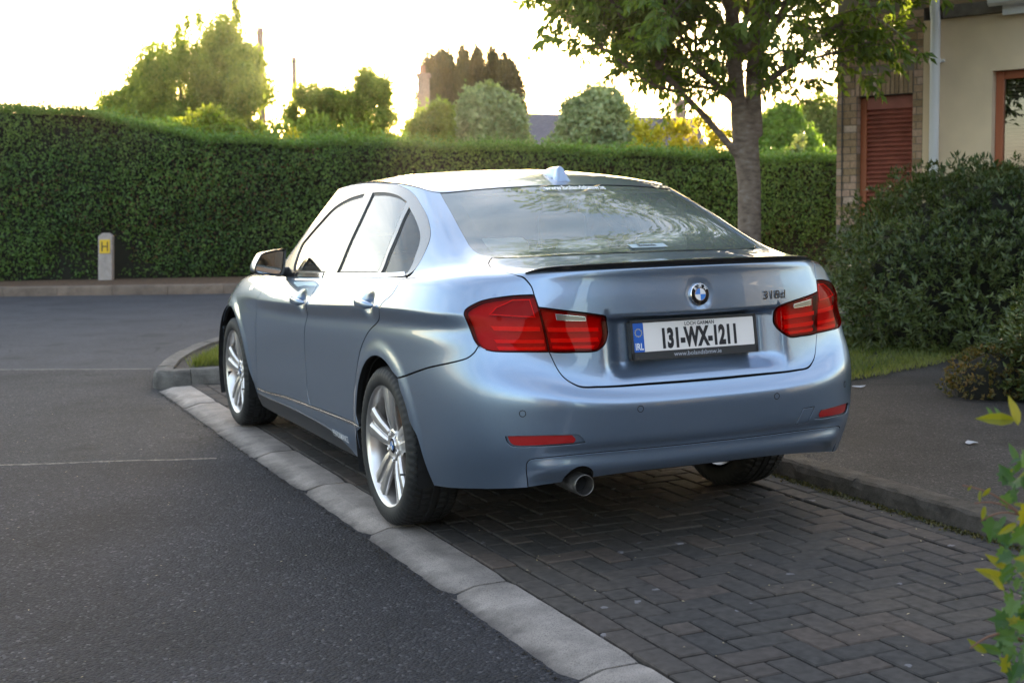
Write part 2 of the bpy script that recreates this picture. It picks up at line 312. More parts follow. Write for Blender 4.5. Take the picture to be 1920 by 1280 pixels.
for i in range(-80, 90):
    for j in range(-80, 90):
        # 90 degree herringbone on a 0.1 m lattice
        k = (i-j) % 4
        if k == 0: bx = (i*.1, j*.1, .2, .1)
        elif k == 3: bx = (i*.1, j*.1, .1, .2)      # upright brick: covers (i,j) and (i,j+1)
        else: continue
        x, y, w, l = bx; x += fx0; y -= .03
        x0, x1 = max(x, fx0), min(x+w, fx1); y0, y1 = y, y+l
        if x1-x0 < .03 or y0 < BY0 or y1 > BY1: continue
        bricks.append((x0, y0, x1-x0, y1-y0))
bricks = [b for b in bricks if b[1] > -3.4 and b[1]+b[3] < BY1]
def in_view(b):
    p = np.array([b[0]+b[2]/2, b[1]+b[3]/2, 0])-CAM; z = p@_f; return z, 640-2484*(p@_u2)/z if z > .1 else 9e9, 960+2484*(p@_r2)/z
vis = []
for b in bricks:
    z, v, u = in_view(b); ok = v < 1300 and -20 < u < 1950
    under = -.75 < b[0] < .75 and b[1] > .1
    vis.append((z if ok and not under else z+50, b))
vis.sort(key=lambda q: q[0])
bmesh_cache = {}
def brick_mesh(w, l):
    k = (round(w, 3), round(l, 3))
    if k not in bmesh_cache:
        mb = MB(); g = .0042; mb.box((g-w/2, g-l/2, -.02), (w/2-g, l/2-g, 0), .0045); me = bpy.data.meshes.new('brick'); me.from_pydata(mb.v, [], mb.f); me.materials.append(M_BRICK); bmesh_cache[k] = (me, mb)
    return bmesh_cache[k]
rest = MB(); rt_t = []
for q, (z, (x, y, w, l)) in enumerate(vis):
    me, mb = brick_mesh(w, l); dz = RNG.normal(0, .0013); tl = RNG.normal(0, .0035, 2); sink = -.012*math.exp(-((x+.35)**2+(y+1.0)**2)/.05)*0
    if q < 300:
        o = bpy.data.objects.new('brick', me); COL.objects.link(o); o.parent = PAVE; o.location = (x+w/2, y+l/2, dz+sink); o.rotation_euler = (tl[0], tl[1], RNG.normal(0, .006))
    else:
        rest.add([(a+x+w/2, b+y+l/2, c+dz+a*tl[1]+b*tl[0]) for a, b, c in mb.v], mb.f); rt_t += [RNG.uniform()]*len(mb.f)
o = rest.build('remaining_bricks', M_BRICK, PAVE, kind='stuff'); at_ = o.data.attributes.new('tint', 'FLOAT', 'FACE'); at_.data.foreach_set('value', rt_t)

# raised kerb and worn asphalt path to the right, turning across the head of the bay
ZP = .082
def kerb_run(name, path, h, width, mat, seg=.9, inward=1, zb=-.03, worn=.010, joint=None):
    P = np.array(path, float); L = np.concatenate([[0], np.cumsum(np.linalg.norm(np.diff(P, axis=0), axis=1))]); root = None
    cuts = np.arange(0, L[-1], seg); cuts = list(cuts)+[L[-1]]
    root = empty(name, (P[0][0], P[0][1], 0)); root['kind'] = 'structure'
    for a, b in zip(cuts[:-1], cuts[1:]):
        if b-a < .05: continue
        q = np.linspace(a+.003, b-.003, max(6, int((b-a)/.06))); X = np.stack([np.interp(q, L, P[:, 0]), np.interp(q, L, P[:, 1])], -1); q2 = q+1e-3; q1 = q-1e-3
        d = np.stack([np.interp(q2, L, P[:, 0])-np.interp(q1, L, P[:, 0]), np.interp(q2, L, P[:, 1])-np.interp(q1, L, P[:, 1])], -1); d /= np.linalg.norm(d, axis=1)[:, None]+1e-12
        nr = np.stack([d[:, 1], -d[:, 0]], -1)*inward; prof = [(-.004, zb), (0, .01), (.006, h*.55), (.016, h*.86), (.03, h), (width*.6, h+.002), (width, h+.001), (width, zb)]
        V = []
        for j in range(len(X)):
            for k, (o_, z) in enumerate(prof):
                jit = RNG.normal(0, worn*.35) if 1 <= k <= 4 else 0
                V.append((X[j, 0]+nr[j, 0]*(o_+jit), X[j, 1]+nr[j, 1]*(o_+jit), z+(RNG.normal(0, worn*.3) if 2 <= k <= 5 else 0)))
        m = len(prof); F = [(i*m+k, i*m+k+1, (i+1)*m+k+1, (i+1)*m+k) for i in range(len(X)-1) for k in range(m-1)]+[tuple(range(m)), tuple((len(X)-1)*m+k for k in range(m))[::-1]]
        recalc(link_mesh('kerb_stone', V, F, mat, root))
    return root
kerb_run('path_kerb', [(1.056, -6), (1.056, 4.70)], .078, .13, M_OLDK, 2.75, 1, -.03, .007)
isl = [(1.056, 4.80), (-.86, 4.86), (-1.0, 4.95), (-.985, 5.10), (-.83, 5.675), (-.628, 6.219), (-.362, 6.797), (-.074, 7.273), (.4, 7.85), (1.2, 8.4), (2.6, 8.8), (5, 8.4), (12, 5.4)]
kerb_run('corner_kerb', isl, .098, .15, concrete('grey_corner_kerb', (.15, .14, .13), 2.0, .45, .8, .6), .6, 1, -.04, .008)
pin = [(1.17, -6), (1.17, 4.95), (-.72, 4.99), (-.83, 5.08), (-.69, 5.63), (-.49, 6.15), (-.23, 6.72), (.05, 7.18), (.5, 7.72), (1.27, 8.25), (2.6, 8.65), (5, 8.25), (12, 5.25)]
sheet('footpath', pin+[(30, -2), (30, -6)], ZP-.006, M_PATH)
sheet('verge_soil', [(2.60, 1.85), (3.2, 2.02), (4.0, 2.30), (4.6, 2.62), (5.6, 3.1), (9, 2.0), (9, 9), (1.9, 9), (1.6, 5.2), (2.0, 3.0)], ZP-.001, M_SOIL)
sheet('corner_soil', [(-.72, 5.03), (.95, 5.0), (.95, 7.0), (.2, 6.6), (-.30, 6.0), (-.58, 5.45)], ZP+.004, M_SOIL)
# far kerb, litter strip
kerb_run('far_kerb', [tuple(W(l, far_line(l))[:2]) for l in np.arange(-17, 12, .9)], .11, .16, M_FARK, .9, -1, -.05, .006)
b0 = [tuple(W(l, far_line(l)+.12)[:2]) for l in (-60, 60)]; b1 = [tuple(W(l, far_line(l)+9)[:2]) for l in (60, -60)]
sheet('far_verge', b0+b1, .105, M_LITTER)
# ------------------------------------------------------------------ foliage tools
def unit(a): return a/(np.linalg.norm(a, axis=-1, keepdims=True)+1e-12)
def leaves(C, size, axis, normal, aspect=.5, fold=.25, rng=RNG, jitter=.25):
    # folded two-triangle leaves: base, left, tip, right
    n = len(C); s = size*rng.uniform(1-jitter, 1+jitter, n)[:, None]; d = unit(axis); nn = unit(normal-d*np.sum(normal*d, -1, keepdims=True)); sd = np.cross(d, nn)
    b = C; t = C+d*s; m = C+d*s*.42; l = m-sd*s*aspect*.5+nn*s*aspect*fold; r = m+sd*s*aspect*.5+nn*s*aspect*fold; t = t-nn*s*.06
    V = np.stack([b, l, t, r], 1).reshape(-1, 3); i = np.arange(n)[:, None]*4
    F = np.concatenate([i+np.array([[0, 2, 1]]), i+np.array([[0, 3, 2]])], 1).reshape(-1, 3); return V, F
def rdir(n, rng=RNG): return unit(rng.normal(size=(n, 3)))
def noise3(P, f, seed=0):
    g = np.random.default_rng(seed); o = 0
    for k in range(5):
        w = g.normal(size=3)*f*(1.5**k)*.6; o = o+np.sin(P@w+g.uniform(0, 6.28))/(1.25**k)
    return o/3
def foliage(name, C, size, axis, normal, mat, parent, aspect=.5, fold=.25, tint=None, kind=None):
    V, F = leaves(C, size, axis, normal, aspect, fold); t = RNG.uniform(0, 1, len(C)) if tint is None else np.clip(tint, 0, 1)
    return fast_mesh(name, V, F, mat, parent, tint=np.repeat(t, 2), kind=kind)
M_BARK = simple('brown_bark', (.10, .075, .058), .9, bump=(30, 1, .02), var=(14, .4))
M_CORE = simple('dark_core_shade', (.012, .012, .007), 1.0)  # near-black filler that puts the shade inside hedge and shrubs
LM_HEDGE = leaf_mat('privet_leaf', (.032, .080, .017), (.140, .255, .055), .38)
LM_TREE = leaf_mat('street_tree_leaf', (.070, .120, .028), (.200, .290, .066), .58)
LM_BIRCH = leaf_mat('birch_leaf', (.11, .19, .030), (.29, .38, .07), .66)
LM_DARK = leaf_mat('cypress_spray', (.04, .04, .015), (.10, .085, .03), .3)
LM_PALE = leaf_mat('whitebeam_leaf', (.13, .19, .09), (.36, .43, .25), .4)
LM_YELL = leaf_mat('fresh_yellow_leaf', (.22, .25, .02), (.48, .44, .04), .62)
LM_MID = leaf_mat('mid_green_leaf', (.09, .15, .028), (.22, .31, .065), .58)
LM_SHRUB = leaf_mat('evergreen_shrub_leaf', (.026, .050, .013), (.125, .155, .046), .22, .36)
LM_RED = leaf_mat('red_tipped_leaf', (.045, .075, .018), (.24, .13, .035), .3)
LM_GRASS = leaf_mat('grass_blade', (.045, .085, .012), (.18, .20, .05), .4)
LM_BROWN = leaf_mat('copper_leaf', (.05, .025, .012), (.12, .05, .02), .4)
LM_BLOS = leaf_mat('cream_blossom', (.30, .24, .15), (.55, .46, .30), .3)

# ------------------------------------------------------------------ the long clipped hedge behind the cross road
HT = [(-40, 1.5), (-15, 1.6), (-12.5, 2.9), (-9, 3.05), (-8.3, 3.02), (-7.2, 2.95), (-6.4, 2.78), (-5.8, 2.62), (-5.2, 2.46), (-4.2, 2.42), (-2.2, 2.35), (0.3, 2.21), (3.0, 2.05), (5.4, 1.93), (8, 1.85)]
def hedge(lat0, lat1, dep_front, thick, label, dens=1.0, size=.056):
    root = empty('clipped_hedge', tuple(W((lat0+lat1)/2, dep_front+thick/2, .1))); tag(root, label, 'hedge')
    hx, hz = zip(*HT); L = lat1-lat0; nf = int(L*2.45*1250*dens); rng = RNG
    lat = rng.uniform(lat0, lat1, nf); top = np.interp(lat, hx, hz); z = .12+(top-.12)*rng.uniform(0, 1, nf)**.95
    q = np.stack([lat, z, lat*0], -1); bul = .16*noise3(q, 1.3, 3)+.09*noise3(q, 4.2, 4); bulge = bul+.10*np.sin(np.pi*np.clip((z-.1)/(top-.1), 0, 1))-.16*sstep(.88, 1.0, (z-.1)/(top-.1))**2
    holl = np.exp(-(((lat+6.88)/.22)**2+((z-.65)/.6)**2)); bulge = bulge-.14*holl
    dep = dep_front-bulge-rng.uniform(-.10, .05, nf)
    P = np.array([W(a, b, c) for a, b, c in zip(lat, dep, z)]) if False else np.stack([CAM[0]+RT[0]*lat+FW[0]*dep, CAM[1]+RT[1]*lat+FW[1]*dep, z], -1)
    out = np.stack([-FW[0]+0*lat, -FW[1]+0*lat, .35+0*lat], -1); nr = unit(out+.75*rdir(nf)); ax = unit(rdir(nf)+np.array([0, 0, .25]))
    nt_ = int(L*thick*1500*dens); lt = rng.uniform(lat0, lat1, nt_); tp = np.interp(lt, hx, hz); dt = dep_front-.02+rng.uniform(0, 1, nt_)**1.3*thick; q = np.stack([lt, dt, lt*0], -1); zt = tp+.07*noise3(q, 2.2, 8)+rng.uniform(-.08, .05, nt_)+.16*(rng.uniform(0, 1, nt_)**9)
    P2 = np.stack([CAM[0]+RT[0]*lt+FW[0]*dt, CAM[1]+RT[1]*lt+FW[1]*dt, zt], -1); n2 = unit(np.array([0, 0, 1.0])+.7*rdir(nt_)); a2 = unit(rdir(nt_)+np.array([0, 0, .5]))
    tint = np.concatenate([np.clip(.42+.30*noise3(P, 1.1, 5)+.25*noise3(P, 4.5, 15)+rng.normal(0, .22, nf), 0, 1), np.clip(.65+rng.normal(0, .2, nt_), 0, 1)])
    foliage('hedge_foliage', np.concatenate([P, P2]), size, np.concatenate([ax, a2]), np.concatenate([nr, n2]), LM_HEDGE, root, .58, .2, tint)
    if dens > .5:      # withered leaves in patches, and shoots the shears have missed
        k = rng.choice(nf, 9000, replace=False); k = k[noise3(P[k], 1.7, 21) > .28]
        foliage('withered_leaves', P[k]-np.array([FW[0], FW[1], 0])*.03, size*.9, rdir(len(k)), nr[k], LM_BROWN, root, .5, .3)
        ns_ = 170; l_ = rng.uniform(lat0, lat1, ns_); d_ = dep_front+rng.uniform(0, .7, ns_); t_ = np.interp(l_, hx, hz); hgt = rng.uniform(.08, .30, ns_)*rng.uniform(.4, 1, ns_); f_ = np.tile(np.linspace(.1, 1, 9), ns_); L9 = np.repeat(np.stack([CAM[0]+RT[0]*l_+FW[0]*d_, CAM[1]+RT[1]*l_+FW[1]*d_, t_], -1), 9, 0); L9[:, 2] += f_*np.repeat(hgt, 9); L9[:, :2] += rng.normal(0, .012, (len(L9), 2))
        foliage('stray_shoots', L9, size*.95, unit(rdir(len(L9))+np.array([0, 0, .8])), rdir(len(L9)), LM_HEDGE, root, .55, .2, np.full(len(L9), .9))
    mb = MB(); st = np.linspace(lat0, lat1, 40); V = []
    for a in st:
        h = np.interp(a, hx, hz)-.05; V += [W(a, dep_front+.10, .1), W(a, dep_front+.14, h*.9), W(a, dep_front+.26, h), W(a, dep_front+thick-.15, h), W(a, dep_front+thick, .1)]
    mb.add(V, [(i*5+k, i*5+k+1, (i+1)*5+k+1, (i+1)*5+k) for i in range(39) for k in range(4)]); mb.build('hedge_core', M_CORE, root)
hedge(-34, -11.5, 22.85, 1.5, 'unseen hedge added beyond the left edge to darken reflections in the car side', .22, .12)  # unseen stretch, added to darken what the doors mirror
hedge(-11.5, 7.6, 22.85, 1.5, 'long clipped green hedge running the width of the scene behind the cross road')

# ------------------------------------------------------------------ trees and shrubs in the gardens beyond
def px(u, dep):      # lateral offset for something seen at that column of the photograph from the given depth
    return (u-960)/2484*dep
def zpx(u, v, dep): return 1.296+(378-.0191*(u-960)-v)/2484*dep
def blob_tree(name, label, cat, u, dep, base_z, blobs, n, size, mat, trunk=None, group=None, hang=0, aspect=.55, shell=.55, tfn=None):
    # blobs: (lat offset, depth offset, z, radius lat, radius z)
    root = empty(name, tuple(W(px(u, dep), dep, base_z))); tag(root, label, cat, group); Ps = []; Ns = []
    vol = np.array([b[3]**2*b[4] for b in blobs])**.75; vol = vol/vol.sum()
    for b, v in zip(blobs, vol):
        k = max(60, int(n*2.4*v)); d = rdir(k); r = RNG.uniform(shell**2, 1.0, k)**.5; r = r*(1+.24*noise3(d*3+b[0], 1.6, int(abs(b[2]*100)))+.12*noise3(d*9, 1.6, 5))*(1+.25*RNG.uniform(0, 1, k)**14); loc = d*r[:, None]*np.array([b[3], b[3], b[4]])
        a, e, z = px(u, dep)+b[0]+loc[:, 0], dep+b[1]+loc[:, 1], b[2]+loc[:, 2]
        Ps.append(np.stack([CAM[0]+RT[0]*a+FW[0]*e, CAM[1]+RT[1]*a+FW[1]*e, z], -1)); Ns.append(np.stack([RT[0]*d[:, 0]+FW[0]*d[:, 1], RT[1]*d[:, 0]+FW[1]*d[:, 1], d[:, 2]], -1))
    P = np.concatenate(Ps); Nn = np.concatenate(Ns); k = P[:, 2] > base_z+.05; P = P[k]; Nn = Nn[k]; m = len(P)
    cl = .5+.4*noise3(P, 3.2/max(.6, blobs[0][3]), 11)+RNG.normal(0, .18, m)
    ax = unit(rdir(m)+np.array([0, 0, -hang])) if hang >= 0 else unit(rdir(m)*.5+np.array([0, 0, -hang]))
    foliage('crown', P, size*1.25, ax, unit(Nn+.8*rdir(m)), mat, root, aspect, .2, cl)
    if trunk:
        mb = MB()
        for (l0, z0, l1, z1, r0, r1) in trunk:
            a = W(px(u, dep)+l0, dep, z0); b = W(px(u, dep)+l1, dep, z1); q = np.linspace(0, 1, 6)[:, None]; w = a*(1-q)+b*q; w[:, :2] += np.sin(q*5)*.03; mb.tube(w, np.linspace(r0, r1, 6), 7)
        recalc(mb.build('trunk', M_BARK if not isinstance(trunk, tuple) else M_BARK, root, True))
    return root
def rb(n, w, z0, z1, r, seed, taper=.5):
    g = np.random.default_rng(seed); o = []
    for i in range(n):
        f = g.uniform(0, 1); z = z0+(z1-z0)*f; ww = w*(1-taper*f**1.5); o.append((g.uniform(-ww, ww), g.uniform(-ww, ww)*.7, z, r*g.uniform(.6, 1.2), r*g.uniform(.6, 1.25)))
    return o
D = 46.
def zb(u, v): return zpx(u, v, D)
bt_ = []; g_ = np.random.default_rng(3)
for u_, v_ in ((262, 168), (300, 130), (340, 105), (375, 88), (410, 72), (445, 55), (470, 62), (478, 120)):
    for k_ in range(7):
        zt_ = zb(u_, v_)-.35; z_ = zt_-(zt_-2.2)*g_.uniform(0, 1)**1.2; bt_.append((px(u_, D)-px(375, D)+g_.normal(0, .22), g_.normal(0, .8), z_, g_.uniform(.45, .8), g_.uniform(.5, 1.0)))
for u_, v_ in ((357, 62), (375, 48), (398, 40), (463, 12), (468, 30)): bt_.append((px(u_, D)-px(375, D), 0, zb(u_, v_)-.1, .13, .45))
blob_tree('birch_tree', 'tall loose group of birches glowing yellow-green left of the taller pole', 'tree', 375, D, .1, bt_, 42000, .12, LM_BIRCH,
    [(-.35, .1, -.3, 6.4, .09, .02), (1.0, .1, 1.4, 7.4, .09, .02), (.5, .1, .3, 6.9, .07, .015), (-1.2, .1, -1.1, 5.2, .07, .015)], hang=1.2, shell=.1)
blob_tree('garden_sapling', 'fresh leafy sapling poking up over the hedge below the birches', 'tree', 405, 24.2, .1, [(-.1, 0, 2.55, .5, .42), (.35, 0, 2.6, .4, .3), (-.45, 0, 2.45, .35, .25), (.05, 0, 2.92, .25, .18), (.6, 0, 2.45, .3, .25)], 2300, .085, leaf_mat('sapling_leaf', (.09, .15, .02), (.28, .34, .06), .55), [(0, .1, 0, 2.7, .03, .01)], shell=.1)
blob_tree('copper_bush', 'small dark copper bush at the left foot of the birches', 'tree', 214, 50., .1, [(0, 0, 3.0, .42, 2.5), (0, 0, 4.7, .38, .45), (.2, 0, 4.2, .3, .5)], 1500, .14, LM_BROWN, shell=.1)
blob_tree('distant_tree', 'small far tree just showing over the hedge near the left edge', 'tree', 68, 70., .1, [(0, 0, 5.2, .55, .55), (-.5, 0, 4.9, .4, .3), (.5, 0, 4.9, .45, .3), (0, 0, 3, .4, 2.5)], 900, .2, LM_BIRCH, shell=.1)
blob_tree('distant_tree', 'scrap of dark tree cut by the left edge of the picture', 'tree', -8, 70., .1, [(0, 0, 5.5, .4, .45), (0, 0, 3, .4, 2.5)], 500, .2, LM_DARK, shell=.1)
for u, outl, lab in ((600, ((572, 190), (590, 172), (608, 168), (626, 176)), 'backlit round tree just right of the shorter pole'), (712, ((690, 165), (700, 148), (712, 140), (728, 155), (738, 172)), 'feathery backlit tree left of the sun gap'), (655, ((632, 186), (648, 180), (664, 178), (680, 176)), 'low backlit tree between the pole and the sun gap')):
    g_ = np.random.default_rng(u); bl_ = []
    for u_, v_ in outl:
        zt_ = zpx(u_, v_, 44.)-.15
        for k_ in range(8): bl_.append((px(u_-u+960, 44.)+g_.normal(0, .12), g_.normal(0, .4), zt_-(zt_-2.0)*g_.uniform(0, 1)**1.5, g_.uniform(.2, .45), g_.uniform(.22, .5)))
    blob_tree('backlit_tree', lab, 'tree', u, 44., .1, bl_, 8000, .10, LM_BIRCH, [(0, .1, 0, 3.6, .06, .02)], 'backlit trees by the sun gap', shell=.05)
for u, top, lab in ((648, 216, 'grey-green weeping shrub drooping over the hedge below the backlit trees'), (742, 226, 'dim low shrub under the sun gap'), (565, 205, 'dim shrub behind the foot of the shorter pole')):
    zt = zpx(u, top, 36.); blob_tree('weeping_shrub', lab, 'shrub', u, 36., .1, [(x, 0, (zt)/2, .35, zt/2*RNG.uniform(.85, 1.0)) for x in np.linspace(-.6, .6, 5)], 3200, .12, LM_MID, None, 'dim shrubs behind the hedge', hang=2.0, shell=.3)
blob_tree('yellow_shrub', 'little yellow-leaved shoot above the hedge beside the taller pole', 'shrub', 560, 25.0, .1, [(0, 0, 2.4, .22, .35), (.25, 0, 2.35, .25, .15), (-.25, 0, 2.35, .2, .18)], 420, .075, LM_YELL, shell=.1)
# dark columnar cypresses
cy = [(818, 107), (838, 97), (853, 101), (880, 93), (907, 93), (935, 95), (955, 108), (967, 116), (975, 130)]
for i, (u, v) in enumerate(cy):
    dp = 46.+(i % 3)*.6; zt = zpx(u, v, dp); w = .30 if i > 1 else .36
    blob_tree('columnar_cypress', ['leftmost', 'second', 'third', 'fourth', 'fifth', 'sixth', 'seventh', 'eighth', 'rightmost'][i]+(' dark columnar cypress' if i in (0, 8) else ' dark columnar cypress from the left')+' in the clump behind the pale round tree', 'tree', u, dp, .1,
        [(0, 0, zt-.75, w*.8, .75), (.03, 0, zt-1.5, w*1.25, 1.2), (-.03, 0, zt-2.7, w*1.6, 1.7)], 3200, .13, LM_DARK, None, 'dark cypress clump', hang=-1.5, aspect=.35, shell=.5)
blob_tree('pale_round_tree', 'pale grey-green round tree in front of the dark cypresses', 'tree', 925, 31., .1, [(0, 0, 2.75, .82, 1.05), (-.40, 0, 2.4, .62, .95), (.45, 0, 2.4, .58, .95), (-.15, 0, 3.25, .62, .75), (.25, 0, 3.2, .55, .7), (.75, 0, 1.9, .38, .8), (-.7, 0, 2.0, .4, .8)], 13000, .105, LM_PALE, [(0, .1, 0, 2.5, .06, .02)], shell=.72)
blob_tree('pale_round_tree', 'pale grey-green round tree right of the slate roof gap', 'tree', 1120, 31., .1, [(0, 0, 2.5, .85, 1.1), (-.55, 0, 2.1, .6, .9), (.55, 0, 2.4, .62, 1.0), (.15, 0, 3.1, .7, .75), (-.2, 0, 3.05, .6, .7), (-.85, 0, 1.8, .35, .6), (.9, 0, 2.3, .35, .7)], 13000, .105, LM_PALE, [(0, .1, 0, 2.5, .06, .02)], shell=.72)
blob_tree('green_shrub', 'mid-green bush left of the pale round tree under the chimney', 'shrub', 815, 30., .1, [(0, 0, 2.2, .5, 1.2), (.2, 0, 2.9, .35, .6), (-.25, 0, 2.3, .4, .9), (.3, 0, 3.2, .2, .4)], 5200, .10, LM_MID, None, shell=.6)
for u, v, w, lab in ((1225, 205, .35, 'yellow-green sapling nearest the second pale round tree'), (1285, 215, .3, 'yellow-green sapling in front of the right chimney'), (1345, 205, .35, 'yellow-green sapling just left of the street tree trunk')):
    zt = zpx(u, v+18, 27.); g = np.random.default_rng(u); blob_tree('yellow_sapling', lab, 'tree', u, 27., .1, [(g.uniform(-w, w), g.uniform(-.3, .3), zt-g.uniform(0, 1.3), g.uniform(.06, .2), g.uniform(.1, .25)) for _ in range(34)], 300, .080, LM_YELL, [(x, .1, x*2.2, zt, .012, .005) for x in (-.15, 0, .15)], 'yellow saplings', shell=.05)
blob_tree('green_tree', 'bright green round tree right of the street tree trunk', 'tree', 1470, 32., .1, [(0, 0, 2.1, .75, 1.2), (-.35, 0, 2.4, .5, .9), (.45, 0, 2.0, .5, .9), (.0, 0, 3.0, .4, .5)], 8000, .11, leaf_mat('bright_green_leaf', (.07, .15, .02), (.19, .33, .06), .55), None, shell=.65)
blob_tree('backlit_tree', 'hazy tree beside the brick corner of the house', 'tree', 1540, 45., .1, [(0, 0, 3.0, .7, 1.7), (-.6, 0, 3.4, .5, .9), (.4, 0, 3.6, .5, .8), (-.4, 0, 4.1, .3, .4)], 4200, .13, LM_MID, None, shell=.5)
blob_tree('garden_weed', 'pale seedy stalks standing over the hedge right of the trunk', 'shrub', 1498, 23.6, .1, [(.0, 0, 2.15, .10, .22), (-.15, 0, 2.05, .08, .12), (.08, 0, 2.3, .05, .12)], 160, .06, LM_PALE, [(0, .1, 0.02, 2.3, .008, .004)], shell=.05)

# utility poles
M_WOOD = simple('weathered_pole_wood', (.22, .155, .13), .9, bump=(20, .5, .01), var=(6, .25))
for u, dp, v0, r, lab in ((503.5, 52., 60, .15, 'taller wooden utility pole beside the birches'), (565, 66., 113, .15, 'shorter thinner wooden pole nearer the sun')):
    mb = MB(); b = W(px(u, dp), dp, .1); t = W(px(u, dp)+.1, dp, zpx(u, v0, dp)); root = empty('utility_pole', tuple(b)); tag(root, lab, 'pole', 'poles')
    q = np.linspace(0, 1, 8)[:, None]; mb.tube(b*(1-q)+t*q, np.linspace(r*1.15, r*.85, 8), 12); recalc(mb.build('pole_shaft', M_WOOD, root, True))
    mb = MB(); mb.tube([t-(0, 0, .25), t-(0, 0, .15)], [r*1.05, r*1.05], 12); mb.build('pole_band', M_PLAST if 'M_PLAST' in globals() else M_WOOD, root)
# slate-roofed house behind the trees
def far_house():
    dp = 40.; root = empty('slate_roofed_house', tuple(W(px(1050, dp), dp+3, .1))); tag(root, 'low house with dark slate roof and two chimneys behind the pale round trees', 'house')
    l0, l1 = px(800, dp), px(1320, dp); zr0, zr1 = zpx(800, 196, dp), zpx(1320, 213, dp); ze = 2.6
    mb = MB(); mb.add([W(l0, dp, .1), W(l1, dp, .1), W(l1, dp, ze), W(l0, dp, ze), W(l0, dp+6, .1), W(l1, dp+6, .1), W(l1, dp+6, ze), W(l0, dp+6, ze), W(l0, dp+3, zr0-.1), W(l1, dp+3, zr1-.1)], [(0, 1, 2, 3), (5, 4, 7, 6), (4, 0, 3, 8, 7), (1, 5, 6, 9, 2)]); recalc(mb.build('wall', simple('house_render', (.42, .38, .34), .9), root))
    m, nt, b = new_mat('slate'); tc = N(nt, 'ShaderNodeTexCoord'); br = N(nt, 'ShaderNodeTexBrick', Scale=3.0); nt.links.new(tc.outputs['Object'], br.inputs['Vector']); br.inputs['Color1'].default_value = (.085, .07, .085, 1); br.inputs['Color2'].default_value = (.12, .10, .115, 1); br.inputs['Mortar'].default_value = (.05, .045, .05, 1); nt.links.new(br.outputs[0], b.inputs['Base Color']); b.inputs['Roughness'].default_value = .6
    mb = MB(); o = .25; mb.add([W(l0-o, dp-.3, ze-.15), W(l1+o, dp-.3, ze-.15), W(l1+o, dp+3, zr1), W(l0-o, dp+3, zr0), W(l0-o, dp+6.3, ze-.15), W(l1+o, dp+6.3, ze-.15)], [(0, 1, 2, 3), (3, 2, 5, 4)]); rf_ = recalc(mb.build('roof', m, root)); sm = rf_.modifiers.new('thick', 'SOLIDIFY'); sm.thickness = .1
    for u, v in ((795, 132), (1303, 183)):
        zt = zpx(u, v, dp); l = px(u, dp); mb = MB(); mb.add([W(l+a, dp+3+b, z) for z in (ze, zt) for a, b in ((-.17, -.3), (.17, -.3), (.17, .3), (-.17, .3))], [(0, 1, 5, 4), (1, 2, 6, 5), (2, 3, 7, 6), (3, 0, 4, 7), (4, 5, 6, 7)]); mb.add([W(l+a, dp+3+b, z) for z in (zt, zt+.1) for a, b in ((-.22, -.35), (.22, -.35), (.22, .35), (-.22, .35))], [(0, 1, 5, 4), (1, 2, 6, 5), (2, 3, 7, 6), (3, 0, 4, 7), (4, 5, 6, 7), (0, 1, 2, 3)]); c = recalc(mb.build('chimney', simple('chimney_brick', (.30, .20, .16), .9, var=(20, .3)), root))
        mb = MB(); mb.tube([W(l-.02, dp+3, zt+.1), W(l-.02, dp+3, zt+.38)], [.10, .085], 10); mb.build('chimney_pot', simple('clay_pot', (.35, .17, .10), .8), c)
far_house()
# hydrant marker
LEAN = .05
def marker():
    b = W(-6.88, 22.55, .105); root = empty('hydrant_marker', tuple(b)); tag(root, 'concrete hydrant marker post with a yellow H plate at the hedge foot', 'marker post')
    lean = np.array([LEAN*RT[0], LEAN*RT[1], 1.0]); Rr = np.array([RT[0], RT[1], 0]); Ff = np.array([FW[0], FW[1], 0]); w, d, h = .118, .07, .80
    prof = [(-w, 0), (w, 0), (w, h*.93), (w*.45, h), (-w*.45, h), (-w, h*.93)]
    V = [b+Rr*x+lean*z+Ff*s for s in (-d, d) for x, z in prof]; F = [tuple(range(6)), tuple(range(11, 5, -1))]+[(i, (i+1) % 6, 6+(i+1) % 6, 6+i) for i in range(6)]
    o = recalc(link_mesh('post', V, F, concrete('marker_concrete', (.36, .33, .32), 3, .2), root)); bevel(o, .012, 2)
    pl = lambda x0, x1, z0, z1, e: [b+Rr*x+lean*z-Ff*(d+e) for x, z in ((x0, z0), (x1, z0), (x1, z1), (x0, z1))]
    def pslab(x0, x1, z0, z1, e0, e1): return pl(x0, x1, z0, z1, e0)+pl(x0, x1, z0, z1, e1), [(4, 5, 6, 7), (0, 1, 5, 4), (1, 2, 6, 5), (2, 3, 7, 6), (3, 0, 4, 7)]
    ye = simple('marker_yellow', (.62, .40, .01), .5); bk = simple('marker_black', (.015, .014, .012), .5)
    q = multi('yellow_plate', [pslab(-.088, .088, .46, .69, 0, .012)+(ye,), pslab(-.055, -.037, .495, .655, .012, .015)+(bk,), pslab(.037, .055, .495, .655, .012, .015)+(bk,), pslab(-.037, .037, .566, .584, .012, .0148)+(bk,)], root)
    recalc(q)

